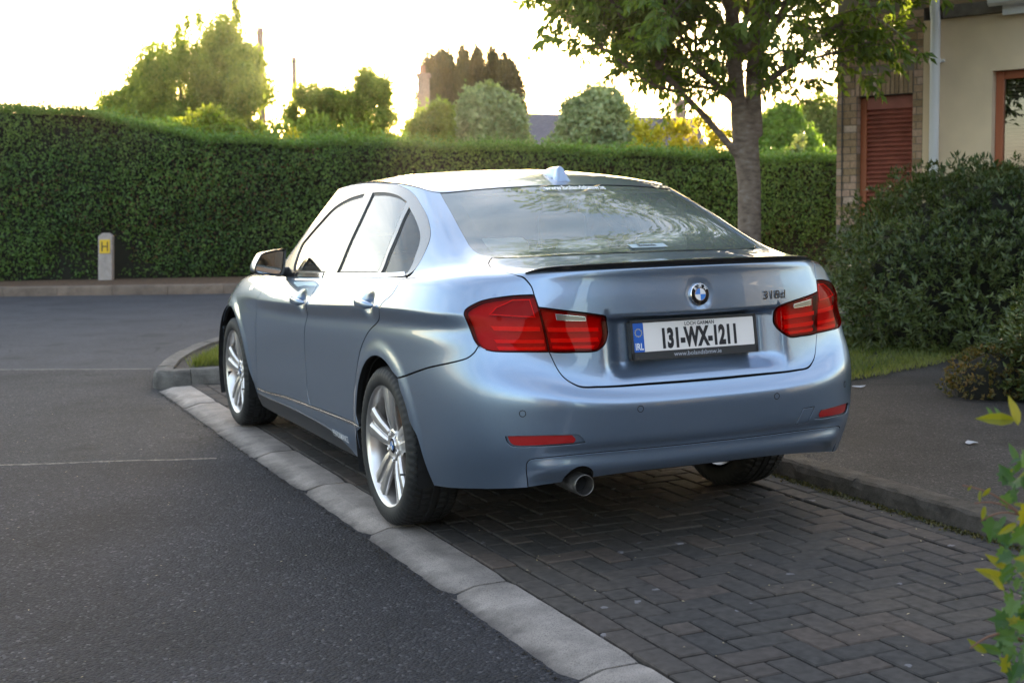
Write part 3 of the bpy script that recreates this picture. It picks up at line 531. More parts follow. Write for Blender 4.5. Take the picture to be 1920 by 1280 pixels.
# ------------------------------------------------------------------ the car: a spline surface, cut into its panels along the shut lines
# rows (bottom to top) x stations (rear centre -> front centre), left half given as |x|, y, z
NET = """
0,-.985,.330 .30,-.98,.330 .50,-.955,.315 .62,-.915,.30 .735,-.82,.285 .80,-.70,.27 .845,-.54,.25 .86,-.28,.23 .855,0,.215 .85,.4,.195 .845,.95,.19 .84,1.6,.187 .84,2.15,.185 .84,2.5,.2 .835,2.81,.21 .81,3.1,.21 .74,3.35,.2 .58,3.5,.2 .3,3.565,.2 0,3.575,.2
0,-1.012,.395 .30,-1.005,.40 .50,-.98,.395 .625,-.94,.385 .755,-.84,.37 .825,-.715,.355 .865,-.54,.335 .875,-.28,.31 .872,0,.285 .866,.4,.265 .862,.95,.25 .86,1.6,.245 .858,2.15,.245 .858,2.5,.27 .85,2.81,.29 .825,3.1,.29 .755,3.35,.28 .6,3.51,.28 .31,3.58,.28 0,3.59,.28
0,-1.030,.46 .30,-1.025,.46 .50,-.996,.457 .632,-.95,.455 .772,-.848,.445 .842,-.72,.435 .876,-.54,.415 .884,-.28,.388 .882,0,.37 .876,.4,.345 .872,.95,.325 .87,1.6,.31 .868,2.15,.30 .87,2.5,.34 .862,2.81,.37 .838,3.1,.37 .768,3.35,.36 .61,3.515,.36 .315,3.585,.36 0,3.595,.36
0,-1.038,.54 .30,-1.0345,.54 .50,-1.003,.545 .64,-.95,.55 .782,-.845,.55 .850,-.72,.545 .882,-.54,.535 .893,-.28,.51 .893,0,.495 .882,.4,.465 .877,.95,.44 .876,1.6,.425 .876,2.15,.42 .882,2.5,.45 .88,2.81,.48 .85,3.1,.48 .776,3.35,.47 .615,3.515,.46 .32,3.59,.45 0,3.6,.45
0,-1.036,.596 .30,-1.031,.600 .50,-1.000,.613 .64,-.946,.633 .782,-.838,.655 .848,-.715,.66 .882,-.54,.65 .896,-.28,.625 .898,0,.61 .886,.4,.58 .880,.95,.555 .880,1.6,.54 .882,2.15,.535 .889,2.5,.56 .888,2.81,.58 .855,3.1,.575 .778,3.35,.56 .61,3.51,.54 .315,3.585,.53 0,3.6,.53
0,-1.004,.628 .30,-.994,.633 .50,-.957,.65 .63,-.907,.685 .770,-.815,.725 .838,-.705,.74 .876,-.54,.735 .893,-.28,.715 .897,0,.70 .889,.4,.675 .886,.95,.655 .886,1.6,.64 .887,2.15,.63 .89,2.5,.645 .885,2.81,.655 .85,3.1,.64 .768,3.35,.61 .6,3.5,.58 .31,3.57,.57 0,3.585,.57
0,-.992,.715 .30,-.974,.718 .50,-.930,.725 .615,-.884,.755 .757,-.80,.79 .830,-.70,.80 .872,-.54,.80 .891,-.28,.785 .896,0,.772 .891,.4,.75 .889,.95,.73 .889,1.6,.715 .887,2.15,.70 .885,2.5,.71 .875,2.81,.71 .835,3.1,.69 .75,3.35,.655 .58,3.485,.62 .305,3.555,.60 0,3.57,.60
0,-.985,.80 .30,-.963,.80 .50,-.918,.805 .605,-.880,.82 .742,-.796,.84 .821,-.697,.85 .866,-.54,.852 .889,-.28,.843 .8945,0,.83 .892,.4,.812 .891,.95,.785 .891,1.6,.765 .886,2.15,.75 .879,2.5,.755 .863,2.81,.755 .82,3.1,.735 .732,3.35,.70 .555,3.468,.66 .29,3.538,.64 0,3.553,.64
0,-.976,.885 .30,-.953,.885 .50,-.910,.885 .600,-.875,.888 .733,-.792,.895 .816,-.694,.90 .866,-.54,.902 .895,-.28,.896 .904,0,.886 .903,.4,.866 .902,.95,.835 .900,1.6,.81 .888,2.15,.793 .873,2.5,.79 .85,2.81,.785 .80,3.1,.765 .705,3.35,.73 .53,3.44,.69 .275,3.51,.67 0,3.525,.67
0,-.968,.965 .30,-.945,.965 .50,-.900,.962 .595,-.862,.955 .715,-.783,.95 .800,-.688,.95 .852,-.54,.95 .881,-.28,.942 .891,0,.93 .891,.4,.91 .890,.95,.88 .887,1.6,.855 .874,2.15,.835 .856,2.5,.828 .828,2.81,.82 .775,3.1,.80 .675,3.35,.765 .495,3.40,.725 .26,3.47,.71 0,3.49,.71
0,-.956,1.040 .30,-.932,1.038 .50,-.882,1.033 .595,-.835,1.026 .690,-.765,1.010 .775,-.68,1.000 .832,-.53,.995 .863,-.28,.985 .870,0,.972 .869,.4,.952 .868,.95,.925 .864,1.6,.90 .846,2.15,.88 .825,2.5,.87 .80,2.81,.86 .74,3.08,.84 .63,3.28,.81 .46,3.36,.78 .24,3.43,.77 0,3.45,.77
0,-.905,1.066 .30,-.878,1.064 .50,-.825,1.060 .585,-.775,1.056 .665,-.715,1.046 .735,-.64,1.042 .797,-.51,1.032 .835,-.27,1.014 .845,0,1.0 .846,.4,.98 .846,.95,.955 .842,1.6,.93 .82,2.15,.905 .79,2.46,.905 .755,2.72,.90 .68,2.9,.90 .56,3.0,.90 .40,3.05,.895 .2,3.08,.89 0,3.09,.89
0,-.49,1.092 .30,-.475,1.092 .50,-.45,1.093 .60,-.43,1.094 .668,-.40,1.096 .718,-.36,1.083 .760,-.28,1.06 .795,-.15,1.036 .818,0,1.020 .827,.4,1.003 .828,.95,.98 .824,1.6,.957 .79,2.0,.945 .755,2.16,.95 .70,2.27,.955 .60,2.36,.965 .47,2.42,.97 .32,2.46,.975 .16,2.48,.98 0,2.49,.98
0,-.22,1.237 .29,-.205,1.234 .485,-.175,1.226 .575,-.145,1.222 .637,-.10,1.222 .672,-.04,1.218 .700,.04,1.205 .722,.14,1.195 .738,.26,1.188 .745,.56,1.182 .745,.99,1.18 .740,1.46,1.170 .705,1.72,1.16 .665,1.82,1.16 .61,1.9,1.165 .53,1.95,1.175 .42,1.99,1.18 .28,2.02,1.185 .14,2.035,1.19 0,2.04,1.19
0,.045,1.366 .28,.075,1.361 .47,.12,1.349 .545,.155,1.343 .580,.205,1.350 .594,.27,1.363 .602,.35,1.376 .607,.45,1.387 .610,.56,1.395 .612,.76,1.404 .612,1.06,1.405 .603,1.36,1.391 .585,1.50,1.38 .56,1.55,1.378 .52,1.578,1.382 .46,1.60,1.39 .37,1.615,1.398 .25,1.63,1.405 .125,1.64,1.409 0,1.645,1.411
"""
def net():
    P=np.array([[[float(v) for v in q.split(',')] for q in l.split()] for l in NET.strip().split('\n')])
    P[:,:,0]*=-1
    return P
def pad(C):
    # mirror in station direction (keeps x=0 symmetry), linear extrapolation in rows
    m=C*np.array([-1,1,1])
    C=np.concatenate([m[:,3:0:-1],C,m[:,-2:-5:-1]],1)
    return np.concatenate([2*C[:1]-C[1:2],C,2*C[-1:]-C[-2:-1]],0)
def bs(f):
    return np.stack([(1-f)**3,3*f**3-6*f**2+4,-3*f**3+3*f**2+3*f+1,f**3],-1)/6
class Surf:
    def __init__(s):
        P=net(); C=P.copy(); s.nr,s.ns=P.shape[:2]
        gt,gs=np.meshgrid(np.arange(s.nr),np.arange(s.ns),indexing='ij')
        s.C=pad(C)
        for k in range(3):
            C=C+.75*(P-s.ev(gs.astype(float),gt.astype(float))); s.C=pad(C)
    def ev(s,u,v):
        u=np.asarray(u,float);v=np.asarray(v,float)
        sg=np.where(u<0,-1.0,1.0);u=np.abs(u)
        u=np.clip(u,0,s.ns-1);v=np.clip(v,0,s.nr-1)
        i=np.minimum(u.astype(int),s.ns-2);j=np.minimum(v.astype(int),s.nr-2)
        bu=bs(u-i);bv=bs(v-j)
        o=np.zeros(u.shape+(3,))
        for a in range(4):
            for b in range(4):
                o+=s.C[j+b,i+a+2]*(bu[...,a]*bv[...,b])[...,None]
        o[...,0]*=sg
        return o
    def nrm(s,u,v,f=None,h=2e-3):
        f=f or s.ev
        du=f(u+h,v)-f(u-h,v); dv=f(u,v+h)-f(u,v-h)
        n=np.cross(dv,du); n/=np.linalg.norm(n,axis=-1)[...,None]+1e-12
        return n

SEAM = {
'lid_side':[(2.926,11.924),(3.542,11.690),(3.790,11.547),(3.965,11.358),(3.875,11.008),(3.612,10.596),(3.444,10.386),(3.303,10.080),(3.125,9.612),(3.074,9.205),(2.981,8.603),(2.854,7.738),(2.652,6.423)],
'lid_bottom':[(2.652,6.423),(2.562,6.135),(2.432,5.750),(2.303,5.461),(2.146,5.245),(1.897,5.052),(1.557,5.103),(0.792,5.217),(0.027,5.242)],
'bump_seam':[(7.168,4.063),(6.220,4.501),(5.384,4.804),(4.726,5.161),(4.449,5.557),(4.347,5.949)],
'lamp_top':[(4.904,8.044),(4.906,8.378),(4.688,8.781),(4.410,9.056),(3.962,9.202),(3.535,9.238),(3.074,9.205)],
'lamp_bot':[(2.652,6.423),(3.249,6.157),(3.858,5.863),(4.102,5.850),(4.300,5.980),(4.484,6.338),(4.709,7.145),(4.904,8.044)],
'inner_top':[(2.981,8.603),(2.058,8.363),(1.522,8.184),(1.324,8.085)],
'inner_bot':[(1.324,8.085),(1.267,7.974),(1.240,7.503),(1.245,7.295),(1.301,6.984),(1.419,6.710),(1.541,6.602),(1.912,6.565),(2.652,6.423)],
'fdoor_front':[(11.705,10.290),(11.684,9.690),(11.771,8.242),(11.877,7.426),(11.941,6.023),(11.991,4.854),(12.068,3.762),(12.134,2.873),(12.186,1.754)],
'b_gap':[(10.040,11.660),(10.034,9.565),(10.083,8.348),(10.234,6.531),(10.293,5.614),(10.339,4.428),(10.345,3.476),(10.339,2.603),(10.334,2.001)],
'rdoor_rear':[(7.431,11.397),(7.468,9.544),(7.749,8.360),(7.986,7.171),(8.365,6.285),(8.622,5.393),(8.816,4.369),(8.963,3.407),(9.038,2.799),(9.073,2.132)],
'sill_top':[(12.186,1.754),(11.117,2.060),(10.334,2.001),(9.592,2.049),(9.074,2.121),(8.859,2.090)],
'dlo':[(7.427,11.500),(6.929,11.999),(5.729,12.566),(5.276,12.844),(5.243,13.313),(5.926,13.741),(7.321,13.911),(8.425,13.941),(9.267,13.922),(9.800,13.875),(10.656,13.650),(11.222,13.256),(11.480,12.827),(11.749,12.492),(11.719,12.181)],
'b_top':[(9.965,11.929),(9.758,12.672),(9.534,13.238),(9.316,13.923)],
'fglass':[(11.265,12.749),(10.954,13.131),(10.655,13.469),(10.171,13.649),(9.534,13.736),(9.677,13.217),(9.826,12.683),(10.019,12.000),(10.923,12.040),(11.008,12.187)],
'rglass':[(9.192,13.755),(8.454,13.760),(7.494,13.698),(6.724,13.587),(7.498,13.195),(8.190,12.682),(8.574,12.005),(9.705,12.005),(9.563,12.674),(9.380,13.207)],
'qglass':[(6.520,13.466),(6.148,13.201),(6.001,12.935),(6.119,12.706),(6.732,12.353),(7.401,11.905),(8.468,12.003),(8.157,12.568),(7.329,13.114)],
'rw_side':[(3.232,13.966),(3.302,13.690),(3.359,13.022),(3.377,12.510),(3.428,12.273),(3.377,12.081),(3.105,11.977),(2.454,11.927),(1.822,11.933),(1.008,11.980),(0.527,11.993),(0.084,11.989)],
'frit':[(2.353,13.735),(2.175,13.786),(1.945,13.809),(1.228,13.869)],
'frit2':[(2.390,13.700),(2.457,13.593),(2.532,13.118),(2.554,12.674),(2.559,12.297),(2.499,12.133),(2.267,12.042),(1.537,12.032),(0.954,12.061),(0.022,12.084)],
'refl':[(3.666,2.367),(3.016,2.345),(2.239,2.324),(2.161,2.150),(2.199,2.022),(3.056,2.017),(3.548,2.058),(3.627,2.168)],
'refl_pocket':[(3.709,2.378),(3.014,2.385),(2.163,2.384),(2.050,2.298),(1.936,2.011),(2.198,1.971),(3.059,1.970),(3.583,2.017),(3.681,2.171)],
'val_top':[(3.327,0.074),(3.361,0.837),(3.342,1.151),(3.268,1.307),(3.080,1.345),(1.873,1.313),(1.083,1.282),(0.547,1.296),(0.051,1.325)],
'turn':[(4.180,8.163),(4.026,8.662),(3.657,9.068),(3.212,9.033),(3.067,8.079),(3.618,8.102)],
'bar1':[(4.116,7.434),(3.716,7.489),(2.949,7.594),(2.932,7.381),(3.708,7.233),(4.011,7.182)],
'bar2':[(3.974,6.578),(3.567,6.716),(2.817,6.972),(2.797,6.814),(3.555,6.521),(3.897,6.395)],
'bar3':[(3.880,6.163),(3.376,6.367),(2.776,6.631),(2.757,6.503),(3.367,6.219),(3.810,6.005)],
'ibar1':[(2.720,7.593),(1.860,7.621),(1.408,7.596),(1.412,7.440),(1.866,7.449),(2.686,7.403)],
'ibar2':[(2.617,7.092),(1.875,7.162),(1.437,7.196),(1.406,7.014),(1.881,7.000),(2.582,6.906)],
'ibar3':[(2.547,6.734),(1.887,6.827),(1.494,6.860),(1.537,6.736),(1.891,6.722),(2.530,6.611)],
'rev':[(2.410,8.246),(1.659,8.071),(1.650,7.909),(2.385,7.961)],
'sens1':[(3.326,3.173)],
'sens2':[(0.960,3.390)],
'tow':[(-1.549,2.576),(-1.885,2.589),(-1.706,1.858),(-1.397,1.817)],
'arch_r':[(6.302,0.003),(6.399,0.588),(6.554,2.203),(6.851,3.139),(7.192,4.074),(7.465,4.537),(7.775,4.782),(8.060,4.867)],
'arch_f':[(12.375,1.782),(12.660,3.300),(12.920,4.348),(13.300,5.580),(13.907,6.020)],
'valR':[(-3.396,1.277),(-1.536,1.354)],
'badge':[(-0.854,8.634),(-1.536,8.532)],
'hR':[(8.700,8.335),(7.939,8.415)],
'hF':[(10.522,8.332),(10.114,8.495)],
}
SF = Surf()
_n = 191
def _cum(a): return np.concatenate([[0], np.cumsum(np.linalg.norm(np.diff(a, axis=0), axis=1))])
_ss = np.linspace(0, 19, _n); _AA = _cum(SF.ev(_ss, np.full(_n, 6.0)))
_tt = np.linspace(0, 14, _n); _BB = .5*(_cum(SF.ev(np.full(_n, 8.0), _tt))+_cum(SF.ev(np.full(_n, .5), _tt)))
def st2m(st):
    st = np.asarray(st, float); return np.stack([np.sign(st[..., 0])*np.interp(np.abs(st[..., 0]), _ss, _AA), np.interp(st[..., 1], _tt, _BB)], -1)
def m2st(m): return np.stack([np.sign(m[..., 0])*np.interp(np.abs(m[..., 0]), _AA, _ss), np.interp(m[..., 1], _BB, _tt)], -1)
HANDLES = ((.118, .893), (1.15, .842))
def disp(P):
    x, y, z = P[..., 0], P[..., 1], P[..., 2]; ax = np.abs(x); bump = lambda q, c, w: np.exp(-((q-c)/w)**2)
    d = -.066*(y < -.7)*(1-sstep(.300, .400, ax))*sstep(.652, .722, z)*(1-sstep(.874, .896, z))
    d = d-.012*(y < -.7)*(z > .88)*np.exp(-((x/.052)**2+((z-.953)/.052)**2)**3)*.5
    for hy, hz in HANDLES:
        d = d-(ax > .8)*.024*np.exp(-(((y-hy)/.062)**2+((z-hz)/.040)**2)**1.4)
    r = np.hypot(y+.008, z-.318); d = d+.008*(ax > .75)*(1-sstep(.385, .45, r))
    r = np.hypot(y-2.765, z-.325); d = d+.008*(ax > .75)*(1-sstep(.395, .46, r))
    zc = np.interp(y, [-.75, -.28, 0, .4, .95, 1.6, 2.15, 2.6], [.902, .896, .886, .866, .835, .81, .793, .785]); hh = z-zc
    cr = (ax > .72)*sstep(-.86, -.60, y)*(1-sstep(1.7, 2.5, y))
    d = d+cr*(.0085*np.exp(-np.sqrt(hh**2+.004**2)/.026)-.0045*bump(hh, -.055, .03))
    wv = (1-sstep(.56, .68, ax))*(y < -.6)
    return d-wv*.010*bump(z, .424, .022)*(z > .35)
def pos_val(s, t):   # lower valance: upper edge set back, a shelf facing up, then tucked under
    P = SF.ev(s, t); z = P[..., 2]; e = 1-sstep(.60, .70, np.abs(P[..., 0]))
    return P+SF.nrm(s, t)*((-.006+.014*sstep(0, 1, (.414-z)/.044)-.020*(1-sstep(.30, .37, z)))*e)[..., None]
def pos(s, t):
    P = SF.ev(s, t); return P+SF.nrm(s, t)*disp(P)[..., None]
def resample(seg, step=.012):
    m = st2m(seg)
    if len(m) > 2:
        q = np.concatenate([[2*m[0]-m[1]], m, [2*m[-1]-m[-2]]]); out = []
        for i in range(1, len(q)-2):
            n = max(2, int(np.linalg.norm(q[i+1]-q[i])/step)+1)
            f = np.linspace(0, 1, n, endpoint=False)[:, None]; a, b, c, d = q[i-1], q[i], q[i+1], q[i+2]
            # tangents limited by chord lengths keep uneven spacing from overshooting
            lb = np.linalg.norm(c-b); ta = (c-a)/(np.linalg.norm(b-a)+lb+1e-9)*lb; tb = (d-b)/(np.linalg.norm(d-c)+lb+1e-9)*lb
            out.append((2*f**3-3*f**2+1)*b+(f**3-2*f**2+f)*ta+(-2*f**3+3*f**2)*c+(f**3-f**2)*tb)
        return np.concatenate(out+[m[-1:]])
    n = max(2, int(np.linalg.norm(m[1]-m[0])/step)+1); f = np.linspace(0, 1, n)[:, None]; return m[0]*(1-f)+m[1]*f
def poly(*segs, step=.012):
    out = []
    for s in segs:
        r = resample(s, step)
        for p in r:
            if not out or np.linalg.norm(p-out[-1]) > 1e-4: out.append(p)
    if np.linalg.norm(out[0]-out[-1]) < 1e-4: out.pop()
    return np.array(out)
def sym(half):   # half outline on the left, from centre line to centre line, closed by its mirror image
    h = half.copy(); k = h[:, 0] > 1e-3; h2 = h[::-1].copy(); h2[:, 0] *= -1
    return np.concatenate([h, h2[1:-1] if abs(h[0, 0]) < 1e-3 and abs(h[-1, 0]) < 1e-3 else h2])
def inset(p, g):
    a = np.roll(p, 1, 0); b = np.roll(p, -1, 0); e1 = p-a; e2 = b-p
    e1 /= np.linalg.norm(e1, axis=1)[:, None]+1e-12; e2 /= np.linalg.norm(e2, axis=1)[:, None]+1e-12
    ar = .5*np.sum(p[:, 0]*b[:, 1]-b[:, 0]*p[:, 1]); sg = 1 if ar > 0 else -1
    n = np.stack([-(e1[:, 1]+e2[:, 1]), e1[:, 0]+e2[:, 0]], -1); l = np.linalg.norm(n, axis=1)[:, None]; n = n/np.maximum(l, .6)*sg*(2/np.maximum(l, 1.2))**.5
    return p+n*g
def inside(pts, pl):
    x, y = pts[:, 0], pts[:, 1]; r = np.zeros(len(pts), bool)
    x0, y0 = pl[:, 0], pl[:, 1]; x1, y1 = np.roll(x0, -1), np.roll(y0, -1)
    for k in range(len(pl)):
        c = (y0[k] > y) != (y1[k] > y)
        if c.any():
            xi = (x1[k]-x0[k])*(y-y0[k])/(y1[k]-y0[k]+1e-15)+x0[k]; r ^= c & (x < xi)
    return r
def panel_geo(outer, holes=(), gap=.002, off=0.0, space=.022, skirt=.022, fn=None):
    loops = [inset(outer, gap)]+[inset(h, -gap) for h in holes]
    lo = loops[0].min(0); hi = loops[0].max(0)
    gx, gy = np.meshgrid(np.arange(lo[0]+space*.4, hi[0], space), np.arange(lo[1]+space*.4, hi[1], space*.87))
    gx[1::2] += space*.5; G = np.stack([gx.ravel(), gy.ravel()], -1)
    k = inside(G, loops[0])
    for h in loops[1:]: k &= ~inside(G, h)
    G = G[k]
    for L in loops:
        if len(G): 
            keep = np.ones(len(G), bool)
            for i in range(0, len(G), 2000): keep[i:i+2000] = (np.hypot(G[i:i+2000, None, 0]-L[None, :, 0], G[i:i+2000, None, 1]-L[None, :, 1]).min(1) > space*.38)
            G = G[keep]
    pts = np.concatenate(loops+[G]); ed = []; n = 0
    for L in loops: ed += [(n+i, n+(i+1) % len(L)) for i in range(len(L))]; n += len(L)
    res = delaunay_2d_cdt([Vector(p) for p in pts.tolist()], ed, [], 0, 1e-6)
    V = np.array([v[:] for v in res[0]]); T = np.array([f for f in res[2] if len(f) == 3])
    ce = V[T].mean(1); k = inside(ce, loops[0])
    for h in loops[1:]: k &= ~inside(ce, h)
    T = T[k]; used = np.unique(T); mp = -np.ones(len(V), int); mp[used] = np.arange(len(used)); V = V[used]; T = mp[T]
    st = m2st(V); f = fn or pos
    P = f(st[:, 0], st[:, 1]); Nn = SF.nrm(st[:, 0], st[:, 1], f, 4e-3)
    fl = np.einsum('ij,ij->i', np.cross(P[T[:, 1]]-P[T[:, 0]], P[T[:, 2]]-P[T[:, 0]]), Nn[T[:, 0]]) < 0
    T[fl] = T[fl][:, ::-1]
    P = P+Nn*off
    if skirt > 0:
        E = np.concatenate([T[:, [0, 1]], T[:, [1, 2]], T[:, [2, 0]]]); key = {tuple(sorted(e)): 0 for e in E.tolist()}
        for e in E.tolist(): key[tuple(sorted(e))] += 1
        B = [e for e in E.tolist() if key[tuple(sorted(e))] == 1]
        out = {}
        for a, b in B:
            o = np.cross(P[b]-P[a], Nn[a]); o /= np.linalg.norm(o)+1e-12
            out[a] = out.get(a, 0)+o; out[b] = out.get(b, 0)+o
        ids = {v: i for i, v in enumerate(out)}; nb = len(P); m = len(ids)
        vi = np.array(list(ids)); ov = np.array([out[v] for v in vi]); ov /= np.linalg.norm(ov, axis=1)[:, None]+1e-12
        P2 = np.concatenate([P, P[vi]+ov*.0006-Nn[vi]*.0012, P[vi]-Nn[vi]*skirt]); N2 = np.concatenate([Nn, ov, ov])
        F = T.tolist()
        for a, b in B:
            i, j = ids[a]+nb, ids[b]+nb
            F += [[b, a, i, j]]
        nm_ = len(F)
        for a, b in B:
            i, j = ids[a]+nb, ids[b]+nb; F += [[j, i, i+m, j+m]]
        return P2, F, N2, nm_
    return P, T.tolist(), Nn
def put(name, geo, mat, parent, mirror=False):
    P, F, Nn = geo[:3]
    if mirror:
        P = P*np.array([-1, 1, 1]); Nn = Nn*np.array([-1, 1, 1]); F = [f[::-1] for f in F]
    o = link_mesh(name, P, F, mat, parent, True, Nn)
    if len(geo) > 3 and mat is M_PAINT:      # the turned-in flange is coloured near black for the shade inside a shut line
        o.data.materials.append(M_SHELL); o.data.polygons.foreach_set('material_index', [0]*geo[3]+[1]*(len(F)-geo[3])); o.data.update()
    return o
def multi(name, items, parent, smooth=False):
    V = []; F = []; mi = []; mats = []
    for v, f, m in items:
        n = len(V); V += [tuple(q) for q in v]; F += [tuple(int(i)+n for i in q) for q in f]
        if m not in mats: mats.append(m)
        mi += [mats.index(m)]*len(f)
    o = link_mesh(name, V, F, None, parent, smooth)
    for m in mats: o.data.materials.append(m)
    o.data.polygons.foreach_set('material_index', mi); o.data.update(); return o
_gs, _gt = np.meshgrid(np.linspace(4.5, 18, 541), np.linspace(0, 9, 181), indexing='ij'); _GP = SF.ev(_gs, _gt)
def yz2st(L):
    o = []
    for y, z in L:
        k = np.hypot(_GP[..., 1]-y, _GP[..., 2]-z).argmin(); i, j = np.unravel_index(k, _gs.shape); a = np.array([_gs[i, j], _gt[i, j]])
        for _ in range(6):
            f = lambda q: SF.ev(q[:1], q[1:])[0, 1:]-np.array([y, z])
            r = f(a); J = np.stack([(f(a+np.array([1e-4, 0]))-r)/1e-4, (f(a+np.array([0, 1e-4]))-r)/1e-4], -1)
            a = a-np.clip(np.linalg.lstsq(J, r, rcond=None)[0], -.3, .3); a[1] = max(a[1], 0)
        o.append(tuple(a))
    return o

# --- car materials
def paint_mat():
    m, nt, b = new_mat('blue_grey_metallic_paint')
    tc = N(nt, 'ShaderNodeTexCoord'); vo = N(nt, 'ShaderNodeTexVoronoi', Scale=900.0); nt.links.new(tc.outputs['Object'], vo.inputs['Vector'])
    r = ramp(nt, vo.outputs['Distance'], [(0, PAINT[0]), (1, PAINT[1])]); nt.links.new(r.outputs[0], b.inputs['Base Color'])
    b.inputs['Metallic'].default_value = .8; b.inputs['Roughness'].default_value = .30
    b.inputs['Coat Weight'].default_value = 1.0; b.inputs['Coat Roughness'].default_value = .015; b.inputs['Coat IOR'].default_value = 1.55
    # faint road film low on the sides
    n = N(nt, 'ShaderNodeTexNoise', Scale=3.0, Detail=9.0); nt.links.new(tc.outputs['Object'], n.inputs['Vector'])
    rr = ramp(nt, n.outputs['Fac'], [(.35, (.008,)*3), (.8, (.03,)*3)]); nt.links.new(rr.outputs[0], b.inputs['Coat Roughness'])
    return m
PAINT = ((.200, .275, .395), (.26, .345, .48))
M_PAINT = paint_mat()
M_SHELL = simple('dark_inner_metal', (.008, .008, .009), .8)
M_BLACK = simple('gloss_black_plastic', (.008, .008, .009), .12, coat=.5)
M_PLAST = simple('matt_black_plastic', (.022, .023, .025), .5)
M_SILL = simple('satin_dark_sill_film', (.018, .020, .024), .35)
M_TRIM = simple('satin_window_trim', (.27, .265, .26), .22, metal=.8)
M_CHROME = simple('chrome', (.8, .8, .82), .08, metal=1)
M_FRIT = simple('ceramic_edge_band', (.030, .030, .042), .3)
M_WHITEP = simple('plate_white', (.78, .74, .72), .35)
M_BLUEP = simple('plate_blue', (.01, .10, .45), .35)
M_BLUEB = simple('badge_blue', (.03, .20, .62), .15, coat=1)
M_WHITEB = simple('badge_white', (.75, .76, .78), .15, coat=1)
M_STAR = simple('star_yellow', (.75, .6, .05), .4)
M_INK = simple('plate_black_print', (.01, .011, .016), .4)
M_LETTER = simple('white_letter_film', (.75, .76, .78), .4)
M_DIMLET = simple('grey_letter_print', (.35, .37, .42), .4)
M_RUBBER = simple('tyre_rubber', (.0115, .012, .013), .66, bump=(220, .25, .002), var=(18, .35))
M_ALLOY = simple('silver_alloy', (.74, .715, .70), .30, metal=.9, coat=.3, var=(9, .14))
M_RUST = simple('worn_brake_metal', (.23, .14, .09), .5, metal=.6, var=(30, .4))
M_PIPE = simple('sooty_steel_pipe', (.22, .21, .20), .33, metal=.85, var=(25, .45))
M_SEAT = simple('grey_seat_leather', (.38, .37, .34), .5)
M_CABIN = simple('cabin_cloth', (.30, .30, .285), .8)
def glass_mat(name, tint, f0=.05, rough=0.0, gain=1.3, pale_sheen=0.0):
    m, nt, b = new_mat(name); nt.nodes.remove(b)
    t = N(nt, 'ShaderNodeBsdfTransparent'); t.inputs[0].default_value = tuple(tint)+(1,)
    g = N(nt, 'ShaderNodeBsdfGlossy'); g.inputs['Roughness'].default_value = rough
    fr = N(nt, 'ShaderNodeFresnel', IOR=1.62); mx = N(nt, 'ShaderNodeMixShader')
    ma = N(nt, 'ShaderNodeMath', operation='MULTIPLY_ADD', use_clamp=True); nt.links.new(fr.outputs[0], ma.inputs[0]); ma.inputs[1].default_value = gain; ma.inputs[2].default_value = f0
    if pale_sheen:   # pale diffuse layer in place of sky reflection and bright cabin
        df = N(nt, 'ShaderNodeBsdfDiffuse'); df.inputs[0].default_value = (.55, .63, .60, 1); dm = N(nt, 'ShaderNodeMixShader'); dm.inputs[0].default_value = pale_sheen; nt.links.new(t.outputs[0], dm.inputs[1]); nt.links.new(df.outputs[0], dm.inputs[2]); t = dm
    nt.links.new(ma.outputs[0], mx.inputs[0]); nt.links.new(t.outputs[0], mx.inputs[1]); nt.links.new(g.outputs[0], mx.inputs[2])
    nt.links.new(mx.outputs[0], nt.nodes['Material Output'].inputs[0]); return m
M_GLASS = glass_mat('tinted_side_glass', (.74, .80, .77), .09)
M_QGLASS = glass_mat('quarter_glass_dark_reflection', (.25, .27, .27), .03, gain=.7)  # darker tint stands in for a dark building's reflection in this pane
M_RGLASS = glass_mat('green_tinted_rear_glass', (.88, .97, .94), .08, pale_sheen=.21)
M_LENS = glass_mat('red_lamp_lens', (.82, .038, .03), .0, gain=.16)
M_CLEAR = glass_mat('clear_lamp_lens', (.9, .9, .9), .03)
M_LAMPB = simple('lamp_reflector_red', (.50, .05, .045), .3)
M_LAMPD = simple('lamp_housing_dark_red', (.07, .008, .008), .4)
M_BAR = simple('lamp_light_bar', (1.0, .36, .28), .3)
M_TURN = simple('lamp_amber_bowl', (.32, .055, .03), .3)
M_REFL = simple('red_reflector', (.34, .008, .010), .35, coat=.3)

CAR = empty('parked_car'); tag(CAR, 'blue-grey four-door saloon parked half on the flush kerb stones', 'car')
S_ = SEAM
_sl = yz2st([(y, .3585-.0353*(y-.335)+.006*math.sin(math.pi*(y-.335)/1.9)) for y in (2.235, 1.69, 1.130, .74, .43, .335)]); S_['sill_top'] = _sl
S_['fdoor_front'][-1] = _sl[0]; S_['b_gap'][-1] = _sl[2]; S_['rdoor_rear'][-1] = _sl[4]
def half(*segs): return sym(poly(*segs))
# wheel-arch outlines in the car's side view
arcR = [(.372*math.cos(a)-.004, .372*math.sin(a)+.318) for a in np.radians(np.arange(5, 156, 7.5))]
arcF = [(.388*math.cos(a)+2.765, .388*math.sin(a)+.325) for a in np.radians(np.arange(8, 160, 7.5))]
ARC_R = yz2st([(.372, .24)]+arcR); ARC_RR = yz2st([arcR[-1], (-.401, .42), (-.447, .29), (-.470, .243)])
ARC_F = yz2st([(3.15, .26)]+arcF+[(2.36, .38), (2.30, .29), (2.285, .25)])
iR = min(range(len(ARC_R)), key=lambda i: abs(ARC_R[i][1]-4.06)+(0 if ARC_R[i][0] < 8 else 99))
seam_arch = S_['bump_seam'][0]
sill_y = [SF.ev(np.array([s]), np.array([t]))[0] for s, t in S_['sill_top']]

